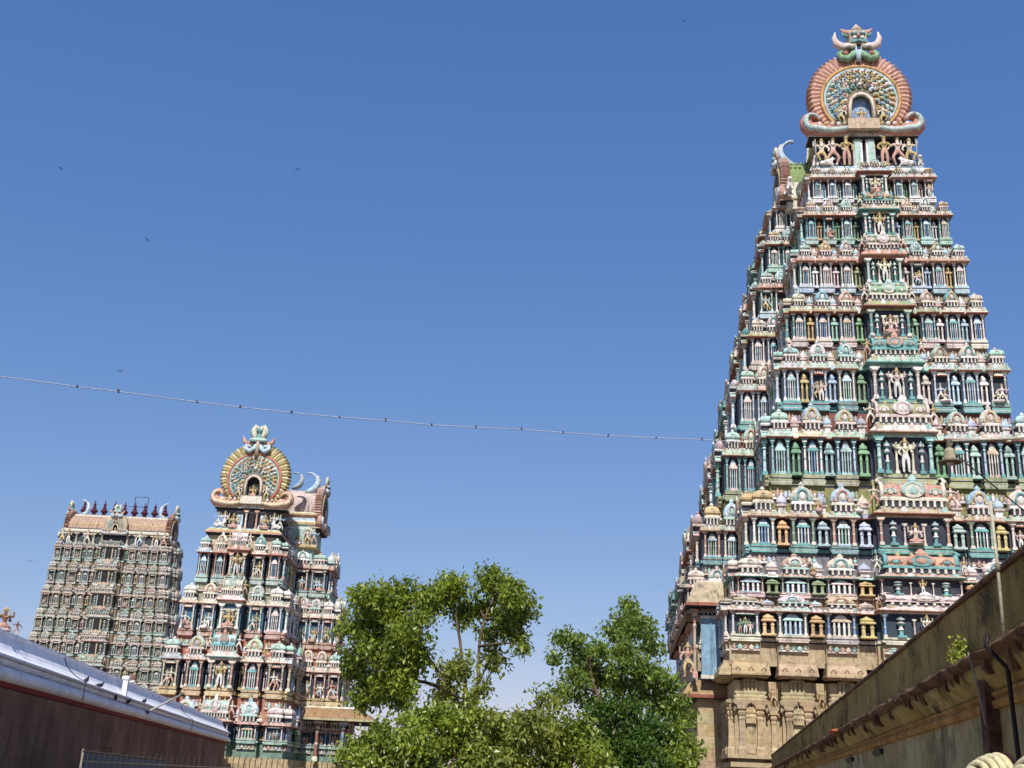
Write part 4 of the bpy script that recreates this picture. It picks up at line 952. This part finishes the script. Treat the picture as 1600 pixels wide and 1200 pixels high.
b = MB(); b.tube([WR(-47.3, .24, 2.78), WR(-47.3, .26, 2.70), WR(-47.28, .12, 2.55), WR(-47.27, .08, 1.2), WR(-47.27, .08, 0)], .018, 8); child(b, 'drain_pipe', flat_mat('black_pipe', H('241c20'), .5), wr)
b = MB(); b.tube([WR(-46.5, .23, 2.75), WR(-46.5, .2, 2.6), WR(-46.48, .14, 2.2)], .008, 6); child(b, 'thin_conduit', flat_mat('grey_conduit', H('8c8a80'), .5), wr)
b = MB(); sweep(b, WR, [(-.02, 2.70), (.30, 2.72), (.31, 2.745), (-.02, 2.79)], -34.9, -34.0, None); child(b, 'loose_tile', plaster('terracotta', H('9c5238'), H('b86a48')), wr)
# rod fixed to the parapet
o = tag(empty('metal_rod', WR(-47.4, .15, 2.79)), 'thin pale upright rod fixed to the parapet of the stained wall', 'rod')
b = MB(); b.tube([(0, 0, -.02), (.0, 0, .5), (-.01, 0, .97)], [.014, .013, .012], 8, H('c9c4ac')); b.build('rod', M_PLAIN, o, CREAM); b = MB(); b.tube([(0, 0, .44), (0, 0, .50)], .02, 8, H('8a8672')); b.build('sleeve', M_PLAIN, o, GREY)
# lamp on an arm, standing on the roof behind the wall
lp = tag(empty('hanging_lamp', (6.9, 14.05, 2.8)), 'bell shaped lamp hanging from a thin arm above the stained wall', 'lamp')
def lc(b, name, col): return child(b, name, M_PLAIN, lp, col)
b = MB(); b.tube([(6.9, 14.05, 2.8), (6.9, 14.05, 6.3)], .035, 8, H('b5b09c')); lc(b, 'post', GREY)
b = MB(); b.tube([(6.9, 14.05, 6.07), (5.58, 14, 5.94)], .016, 8, H('b8b49e')); lc(b, 'arm', GREY)
b = MB(); b.tube([(5.50, 14, 5.87), (5.9, 14, 5.52), (6.41, 14, 5.08), (6.9, 14.03, 4.6)], .010, 6, H('3a3430')); lc(b, 'stay_cable', DARK)
b = MB(); b.lathe([(.145, 5.655), (.14, 5.675), (.075, 5.70), (.068, 5.80), (.05, 5.835), (.03, 5.85), (.03, 5.95)], 18, 5.54, 14, tints=[H('6c6250'), H('8a8068'), H('b0a888'), H('b0a888'), H('8a8068'), H('6c6250')]); lc(b, 'lamp_shade', TAN)
b = MB(); b.ell((5.54, 14, 5.65), (.05, .05, .04), 8, 6, H('d8d4c4')); lc(b, 'bulb', WHITE)

# ================================================================== ribbed hoods at the foot of the right wall
M_RIB = painted('cream_ribbed_cloth', .3, 6, .6)
for lab, x0, y, nr, rad, zc in (('near cream ribbed hood in the bottom right corner, partly cut off', 2.43, 5.62, 15, .20, 1.665), ('far cream ribbed hood, left of the near hood by the stained wall', 2.42, 6.2, 5, .17, 1.68)):
    t = tag(empty('ribbed_hood', (x0, y, 0), R(8)), lab, 'hood', 'ribbed hoods along the wall foot')
    pr = []
    for i in range(nr):
        q = min(1, (i+1.0)/6); rr_ = rad*math.sqrt(1-(1-q)**2); x = .036*i; pr.append((x, rr_))
        b = MB(); b.tube([(x+.012*sin(a), -rr_*cos(a), zc+rr_*sin(a)) for a in [pi*k/16 for k in range(17)]], .0185, 7); b.build('rib', M_RIB, t, H('e6dcae'))
    b = MB(); m_ = 13; vs = [(x, -max(.01, r_-.012)*cos(pi*k/(m_-1)), zc+max(.01, r_-.012)*sin(pi*k/(m_-1))) for x, r_ in pr for k in range(m_)]
    b.add(vs, [(i*m_+k, i*m_+k+1, (i+1)*m_+k+1, (i+1)*m_+k) for i in range(nr-1) for k in range(m_-1)], None, True)
    xe = pr[-1][0]+.03; b.add([(xe, -(rad+.02)*cos(pi*k/(m_-1)), zc+(rad+.02)*sin(pi*k/(m_-1))) for k in range(m_)]+[(xe+.02, -(rad+.02)*cos(pi*k/(m_-1)), zc+(rad+.02)*sin(pi*k/(m_-1))) for k in range(m_)], [tuple(range(m_)), tuple(range(2*m_-1, m_-1, -1))]+[(k, k+1, m_+k+1, m_+k) for k in range(m_-1)])
    b.build('hood_lining', M_PLAIN, t, H('3a1a1c'))
    b = MB()
    for xx in (.1, pr[-1][0]):
        for sy in (-1, 1): b.tube([(xx, sy*rad*.9, 0), (xx, sy*rad*.9, zc)], .012, 6, H('4a3a34'))
    b.build('frame', M_PLAIN, t, BROWN)

# ================================================================== railings at the lower left
def railing(p0, p1, top, lab, panel):
    p0 = Vector((*p0, 0)); p1 = Vector((*p1, 0)); d = (p1-p0); L = d.length; d.normalize(); e = tag(empty('metal_railing', p0), lab, 'railing')
    nb = int(L/.125); b = MB(); b.tube([(0, 0, 0), (0, 0, top-.06), (.02, -.03, top-.01), (.03, -.07, top)], .010, 5, H('5c5750')); bm = b.mesh('bar', M_PLAIN)
    for i in range(nb+1):
        o = mkobj('bar', bm, e, GREY); o.location = d*(L*i/nb)
    for z in (.25, top-.25): b = MB(); b.tube([(0, 0, z), d*L+Vector((0, 0, z))], .016, 5, H('4c4842')); b.build('rail', M_PLAIN, e, GREY)
    if panel:
        b = MB(); nrm = Vector((d.y, -d.x, 0)); b.add([nrm*.05+Vector((0, 0, .05)), d*L+nrm*.05+Vector((0, 0, .05)), d*L+nrm*.05+Vector((0, 0, top-.06)), nrm*.05+Vector((0, 0, top-.06)),
               nrm*.07+Vector((0, 0, .05)), d*L+nrm*.07+Vector((0, 0, .05)), d*L+nrm*.07+Vector((0, 0, top-.06)), nrm*.07+Vector((0, 0, top-.06))], [(0, 1, 2, 3), (7, 6, 5, 4), (3, 2, 6, 7), (0, 3, 7, 4), (1, 5, 6, 2)]); b.build('blue_sheet', M_PLAIN, e, H('1d3b5e'))
    b = MB(); b.tube([(0, 0, 0), (0, 0, top+.03)], .026, 8, H('8f897c')); b.build('post', M_PLAIN, e, GREY)
railing((-9.44, 28), (-3.6, 28.2), 1.94, 'row of thin grey metal bars with bent tips in front of the granite wall', False)
railing((-9.46, 28.06), (-12.3, 46), 1.93, 'blue backed metal railing running back along the granite wall', True)

# ================================================================== cable across the sky, birds
cb_pts = [(-27.5, 41.3, 16.1), (-21.38, 46.0, 16.81), (-18.87, 47.91, 17.13), (-17.41, 48.94, 17.32), (-14.43, 50.9, 17.62), (-12.7, 51.96, 17.8), (-10.53, 53.23, 18.03), (-8.39, 54.43, 18.28), (-6.23, 55.59, 18.57), (-4.02, 56.72, 18.79), (-1.79, 57.81, 19.09), (0.62, 58.96, 19.45), (2.88, 59.99, 19.68), (5.4, 61.11, 19.95), (8.2, 62.3, 20.32), (10.98, 63.44, 20.68), (12.4, 64.0, 20.82), (13.4, 64.4, 20.95)]
cbo = tag(empty('overhead_cable', cb_pts[0]), 'thin pale cable with dark clips strung across the sky', 'cable')
def sub(o, pts): return [Vector(p)-o.matrix_basis.translation for p in pts]
b = MB(); b.tube(sub(cbo, cb_pts), .026, 6, H('b4c0d2')); b.build('cable', M_PLAIN, cbo, WHITE)
kb = MB(); kb.lathe([(.03, -.05), (.05, -.03), (.05, .08), (.03, .11)], 8, tint=H('4c5468')); km = kb.mesh('clip', M_PLAIN)
for i, p in enumerate(cb_pts[2:-2]):
    o = mkobj('clip', km, cbo, DARK); o.location = Vector(p)-cbo.matrix_basis.translation; o.rotation_euler = (.3*sin(i*2.1), .4*cos(i*1.7), 0); o.scale = (1, 1, .7+.5*abs(sin(i*1.3)))
def bird_mesh():
    J = dict(h=(-.22, 0, .02, .035), b=(-.1, 0, 0, .055), m=(.02, 0, 0, .06), t=(.2, 0, 0, .03), u=(.32, 0, .01, .04)); E = [('h', 'b'), ('b', 'm'), ('m', 't'), ('t', 'u')]
    for sy in (-1, 1):
        k = str(sy); J['w'+k] = (-.04, sy*.22, .10, (.07, .02)); J['x'+k] = (.02, sy*.42, .09, (.06, .015)); J['y'+k] = (.10, sy*.56, .04, (.02, .01)); E += [('b', 'w'+k), ('w'+k, 'x'+k), ('x'+k, 'y'+k)]
    return skinned(J, E, 'b', lambda c: None).mesh('flying_bird', flat_mat('dark_plumage', H('22242c'), .7))
fm = bird_mesh()
for (p, rz, lab) in (((14.31, 90, 68.85), .5, 'small dark bird flying high, nearest the tall tower crest'), ((-31.66, 90, 44.2), 2.8, 'small dark bird gliding at mid left above the cable'), ((-19.57, 90, 51.62), 1.2, 'tiny dark bird high over the middle tower'),
                     ((-40.14, 90, 50.69), .2, 'tiny dark bird high at the far left of the sky'), ((-32.13, 90, 32.27), 2.2, 'tiny dark bird just above the left part of the cable'), ((-36.7, 90, 16.39), 1.7, 'small dark bird left of the farthest tower')):
    o = mkobj('flying_bird', fm); o.location = p; o.rotation_euler = (.25*sin(rz*5), .3*cos(rz*3), rz); o.scale = (.48+.14*sin(rz*7),)*3; tag(o, lab, 'bird', 'birds in the sky')

# ================================================================== trees and shrubs
m = bpy.data.materials.new('leaf'); m.use_nodes = True; n = m.node_tree; bs = n.nodes['Principled BSDF']
at = N(n, 'ShaderNodeAttribute', attribute_name='tint'); n.links.new(at.outputs['Color'], bs.inputs['Base Color']); bs.inputs['Roughness'].default_value = .38
tr = N(n, 'ShaderNodeBsdfTranslucent'); n.links.new(mix(n, 1.0, at.outputs['Color'], (1.5, 1.6, .6), 'MULTIPLY'), tr.inputs['Color'])
mx = N(n, 'ShaderNodeMixShader'); mx.inputs[0].default_value = .3; n.links.new(bs.outputs[0], mx.inputs[1]); n.links.new(tr.outputs[0], mx.inputs[2]); n.links.new(mx.outputs[0], n.nodes['Material Output'].inputs['Surface'])
M_LEAF = m
m, n, bs = new_mat('bark', .95); bv = mapped(n, (1, 1, .3)); n.links.new(mix(n, ramp(n, noise(n, 9, 6, bv), .35, .65), H('4a3c2e'), H('7d6b55')), bs.inputs['Base Color']); bump(n, bs, noise(n, 14, 5, bv), .8, .03)
M_BARK = m
def leaves(name, clumps, parent, cols, dens=1.0, size=.185, seed=1, spread=.155):
    rg = np.random.default_rng(seed); V = []; C = []
    for cx, cy, cz, r in clumps:
        r = r*rg.uniform(.82, 1.12); ns = max(8, int(72*dens*(r/.8)**2))
        nb = int(rg.integers(5, 8)); sb = rg.normal(size=(nb, 3)); sb /= np.linalg.norm(sb, axis=1)[:, None]; sb *= (r*rg.uniform(.45, .85, nb))[:, None]; sb[:, 2] *= .85; bt = rg.uniform(-.22, .22, nb); ct = rg.uniform(-.12, .12)
        wb = rg.integers(0, nb, ns); u = rg.normal(size=(ns, 3)); u /= np.linalg.norm(u, axis=1)[:, None]
        sc = np.array((cx, cy, cz))+sb[wb]+u*(r*.46*rg.random(ns)**.5*np.where(rg.random(ns) < .08, 1.5, 1.0))[:, None]*np.array((1.1, 1.1, .8))
        tone = np.clip(rg.random(ns)*.7+.15+bt[wb]+ct, 0, 1)
        for k in range(ns):
            nl = rg.integers(12, 26); d = rg.normal(size=(nl, 3))*spread; d[:, 2] -= .05; pos = sc[k]+d
            for j in range(nl):
                L = size*rg.uniform(.55, 1.35); W = L*rg.uniform(.42, .62)
                ax = rg.normal(size=3); ax[2] -= .9; ax /= np.linalg.norm(ax); nn = rg.normal(size=3); nn[2] += .7; sd = np.cross(ax, nn); sd /= np.linalg.norm(sd)+1e-9; up_ = np.cross(sd, ax)
                p = pos[j]; mid = p+ax*L*.45
                V += [p, mid+sd*W*.5+up_*W*.18, p+ax*L, mid-sd*W*.5+up_*W*.18]
                t = min(1, max(0, tone[k]*.75+rg.random()*.45-.1)); a, bb = cols; C.append([a[q]*(1-t)+bb[q]*t for q in range(3)]+[1])
    me = bpy.data.meshes.new(name); n4 = len(V)//4
    fs = []
    for i in range(n4): q = 4*i; fs += [(q, q+1, q+2), (q, q+2, q+3)]
    me.from_pydata([tuple(v) for v in V], [], fs); me.materials.append(M_LEAF)
    a = me.attributes.new('tint', 'FLOAT_COLOR', 'FACE'); a.data.foreach_set('color', np.repeat(np.array(C, 'f'), 2, axis=0).ravel())
    return mkobj(name, me, parent)
def tree(base, fork, clumps, label, cat, cols, name='tree', dens=1.0, seed=1, r0=.22, limbs=(), size=.185, group=None):
    t = tag(empty(name, base), label, cat, group); rg = random.Random(seed); B = Vector(base); Fk = Vector(fork)
    rel = [(x-base[0], y-base[1], z-base[2], r) for x, y, z, r in clumps]
    b = MB(); pts = [Vector((0, 0, -.1))]+[(Fk-B)*q+Vector((rg.uniform(-.08, .08), rg.uniform(-.08, .08), 0)) for q in (.3, .6)]+[Fk-B]
    b.tube(pts, [r0*1.25, r0, r0*.85, r0*.75], 9); b.build('trunk', M_BARK, t)
    nodes = [Fk-B]; b = MB()
    for L in limbs:
        L = [Vector(p)-B for p in L]; rr_ = [r0*.55*(1-.7*i/(len(L)-1)) for i in range(len(L))]; b.tube(L, rr_, 7); nodes += L[1:]
    for x, y, z, r in rel:
        c = Vector((x, y, z)); s = min(nodes, key=lambda q: (q-c).length); mid = (s+c)/2+Vector((rg.uniform(-.15, .15), rg.uniform(-.15, .15), rg.uniform(-.05, .2)))
        d = (s-c).length; b.tube([s, mid, c], [.03+.012*d, .025+.006*d, .012], 6)
        for _ in range(5):
            e = c+Vector((rg.gauss(0, 1), rg.gauss(0, 1), rg.gauss(.2, .8))).normalized()*r*.9; b.tube([mid*.3+c*.7, (c+e)/2+Vector((0, 0, .05)), e], [.014, .010, .005], 4)
    b.build('branches', M_BARK, t)
    leaves('crown', rel, t, cols, dens, size, seed)
    return t
LC1 = (H('3a4e16'), H('9caa3c')); LC2 = (H('3a521c'), H('8ca042')); LC3 = (H('2c4210'), H('5c7a26')); LC4 = (H('4c5c22'), H('a8ac50'))
CA = [(-4.39, 41.16, 7.61, 0.86), (-3.71, 42.14, 8.02, 0.79), (-2.84, 41.58, 7.74, 0.78), (-5.11, 42.33, 6.61, 0.87), (-4.2, 42.4, 6.66, 0.97), (-3.14, 40.61, 6.48, 0.93), (-2.64, 40.44, 5.73, 0.74), (-5.1, 43.08, 5.45, 0.93), (-3.88, 41.23, 5.33, 1.02), (-2.96, 41.15, 4.93, 0.66), (-4.6, 43.59, 4.49, 0.79), (-3.53, 41.9, 4.31, 0.49), (-2.25, 43.08, 8.23, 0.71), (-1.52, 41.92, 8.31, 0.74), (-0.73, 42.45, 8.55, 0.75), (0.1, 40.88, 8.11, 0.76), (0.64, 42.43, 7.8, 0.7), (-0.81, 43.18, 7.72, 0.76), (0.15, 42.07, 7.27, 0.69), (-1.49, 42.77, 7.52, 0.47), (0.41, 42.55, 6.77, 0.46), (0.8, 40.6, 6.22, 0.35), (-0.29, 42.83, 6.89, 0.33)]
CA2 = [(-1.8, 42.29, 5.18, 0.54), (-1.23, 41.36, 5.45, 0.49), (-0.73, 40.5, 4.65, 0.52), (-2.02, 43.17, 4.46, 0.6), (-1.27, 41.91, 3.98, 0.53), (-0.12, 42.7, 5.74, 0.41), (-0.26, 43.21, 6.24, 0.33)]
CB = [(4.9, 44.6, 8.06, 0.54), (4.48, 45.18, 7.51, 0.69), (5.05, 43.71, 7.23, 0.71), (5.8, 44.84, 6.92, 0.54), (2.69, 43.84, 6.67, 0.62), (2.27, 45.22, 7.17, 0.44), (3.51, 45.06, 6.49, 0.73), (4.38, 42.87, 6.18, 0.83), (5.32, 42.98, 6.01, 0.74), (6.05, 43.21, 5.61, 0.56), (3.91, 45.3, 5.58, 0.78), (2.84, 43.82, 5.41, 0.52), (4.9, 44.35, 5.19, 0.86), (5.97, 43.44, 4.83, 0.79), (6.64, 44.02, 4.45, 0.61), (2.11, 43.68, 6.05, 0.28), (2.37, 43.58, 4.91, 0.51), (3.36, 44.24, 4.66, 0.61)]
CD = [(3.92, 40.17, 3.9, 0.94), (4.85, 40.81, 3.66, 1.0), (3.3, 40.36, 3.37, 0.77), (5.61, 40.86, 3.38, 0.74), (4.3, 40.71, 2.91, 0.99), (4.9, 39.41, 2.5, 0.83), (3.94, 40.2, 2.38, 0.72)]
CE = [(6.41, 41.79, 3.56, 0.62), (6.54, 41.27, 2.81, 0.65), (5.88, 40.46, 2.77, 0.77), (6.3, 41.2, 1.9, .8)]
tree((-.83, 42, 0), (-.85, 42, 3.3), CA, 'large leafy tree with two broad crowns left of the gap of sky', 'tree', LC1, dens=1.1, seed=4, r0=.15, limbs=(((-.85, 42, 3.3), (-1.6, 42, 4.6), (-2.4, 41.8, 5.6), (-3.0, 42, 6.3), (-3.7, 41.8, 7.2)), ((-.85, 42, 3.3), (-1.2, 42, 5.0), (-1.45, 42.1, 6.4), (-1.64, 42, 7.3), (-1.5, 42, 8.0)), ((-.85, 42, 3.3), (-.7, 42.1, 4.8), (-.75, 42, 6.2), (-.6, 42, 7.2), (-.3, 42, 8.0)), ((-1.6, 42, 4.6), (-2.6, 42.2, 4.9), (-3.8, 42.3, 5.0), (-4.5, 42.6, 5.4))))
tree((-1.3, 43.6, 0), (-1.2, 43, 3.0), CA2, 'thin yellowish tree with sparse leaves under the large crowns', 'tree', LC4, dens=.75, seed=14, r0=.12)
tree((4.89, 44, 0), (4.2, 44, 4.0), CB, 'upright leafy tree in front of the tall tower', 'tree', LC2, dens=.85, seed=5, r0=.18, limbs=(((4.2, 44, 4.0), (3.6, 44, 5.0), (3.3, 44.2, 6.0), (2.7, 44, 6.6)), ((4.2, 44, 4.0), (4.5, 44, 5.4), (4.7, 44, 6.8), (4.9, 44.3, 7.8)), ((4.2, 44, 4.0), (5.2, 43.8, 4.8), (5.9, 43.6, 5.5))))
tree((4.4, 40.6, 0), (4.4, 40.6, 1.4), CD, 'dark green bushy tree at the bottom in front of the upright tree', 'tree', LC3, dens=1.2, seed=6, r0=.14, size=.145)
tree((6.2, 41.4, 0), (6.2, 41.4, 1.2), CE, 'light green bushy tree beside the base of the tall tower', 'tree', LC1, dens=1.0, seed=7, r0=.12)
SH = [([(-1.74, 37.58, 3.71, 0.6), (-2.33, 37.74, 3.5, 0.6), (-1.51, 37.65, 3.15, 0.92), (-2.44, 37.11, 2.8, 0.78), (-1.07, 37.34, 2.59, 0.86), (-2.17, 36.54, 2.15, 0.77), (-1.6, 37.2, 1.5, .9)], 'tallest yellow green shrub below the large tree', LC1),
      ([(-3.5, 37.93, 2.88, 0.6), (-3.94, 37.52, 2.56, 0.59), (-4.45, 37.06, 2.25, 0.47), (-3.52, 36.7, 2.09, 0.77), (-3.06, 37.97, 2.33, 0.72), (-3.7, 37.2, 1.4, .8)], 'low shrub nearest the middle tower', LC1),
      ([(0.5, 38.58, 3.27, 0.65), (1.06, 37.14, 3.42, 0.59), (1.52, 38.28, 3.01, 0.73), (0.51, 37.66, 2.66, 0.79), (-0.08, 37.24, 2.44, 0.67), (.7, 37.7, 1.7, .9)], 'broad yellowish shrub at the bottom below the gap between the two trees', LC4),
      ([(-0.33, 37.87, 3.59, 0.52), (-0.11, 38.63, 3.15, 0.61), (-0.62, 38.8, 3.04, 0.53), (-.3, 38.3, 2.2, .6)], 'brownish green shrub between the tallest and the broad shrub', LC4),
      ([(2.49, 37.87, 3.52, 0.56), (2.36, 38.78, 2.97, 0.78), (3.11, 37.87, 2.59, 0.8), (1.97, 38.95, 2.47, 0.74), (2.5, 38.3, 1.7, .9)], 'light green shrub left of the dark bushy tree', LC1),
      ([(1.47, 38.73, 3.81, 0.41), (1.84, 39.61, 4.29, 0.42), (1.42, 39.77, 4.49, 0.3)], 'thin pale sapling in the gap between the two trees', LC4)]
for i, (cl, lab, cols) in enumerate(SH):
    cx = sum(c[0] for c in cl)/len(cl); cy = sum(c[1] for c in cl)/len(cl)
    tree((cx, cy, 0), (cx, cy, .9), cl, lab, 'shrub', cols, 'shrub', dens=.5 if i == 5 else 1.0, seed=20+i, r0=.07, size=.18)
# weed growing from the ledge of the right wall
wd = tag(empty('ledge_weed', WR(-45.5, .12, 2.77)), 'small bright green weed sprouting from the ledge of the stained wall', 'plant')
b = MB()
for k in range(5): b.tube([(0, 0, 0), (.03*(k-2), -.03, .08), (.05*(k-2), -.05, .15+.03*(k % 2))], [.005, .004, .002], 4)
b.build('stem', M_BARK, wd)
leaves('foliage', [(-.03, -.05, .10, .06), (.05, -.05, .15, .06), (0, -.06, .2, .05)], wd, (H('6a7a2a'), H('b8b848')), 28, .035, 3, .035)
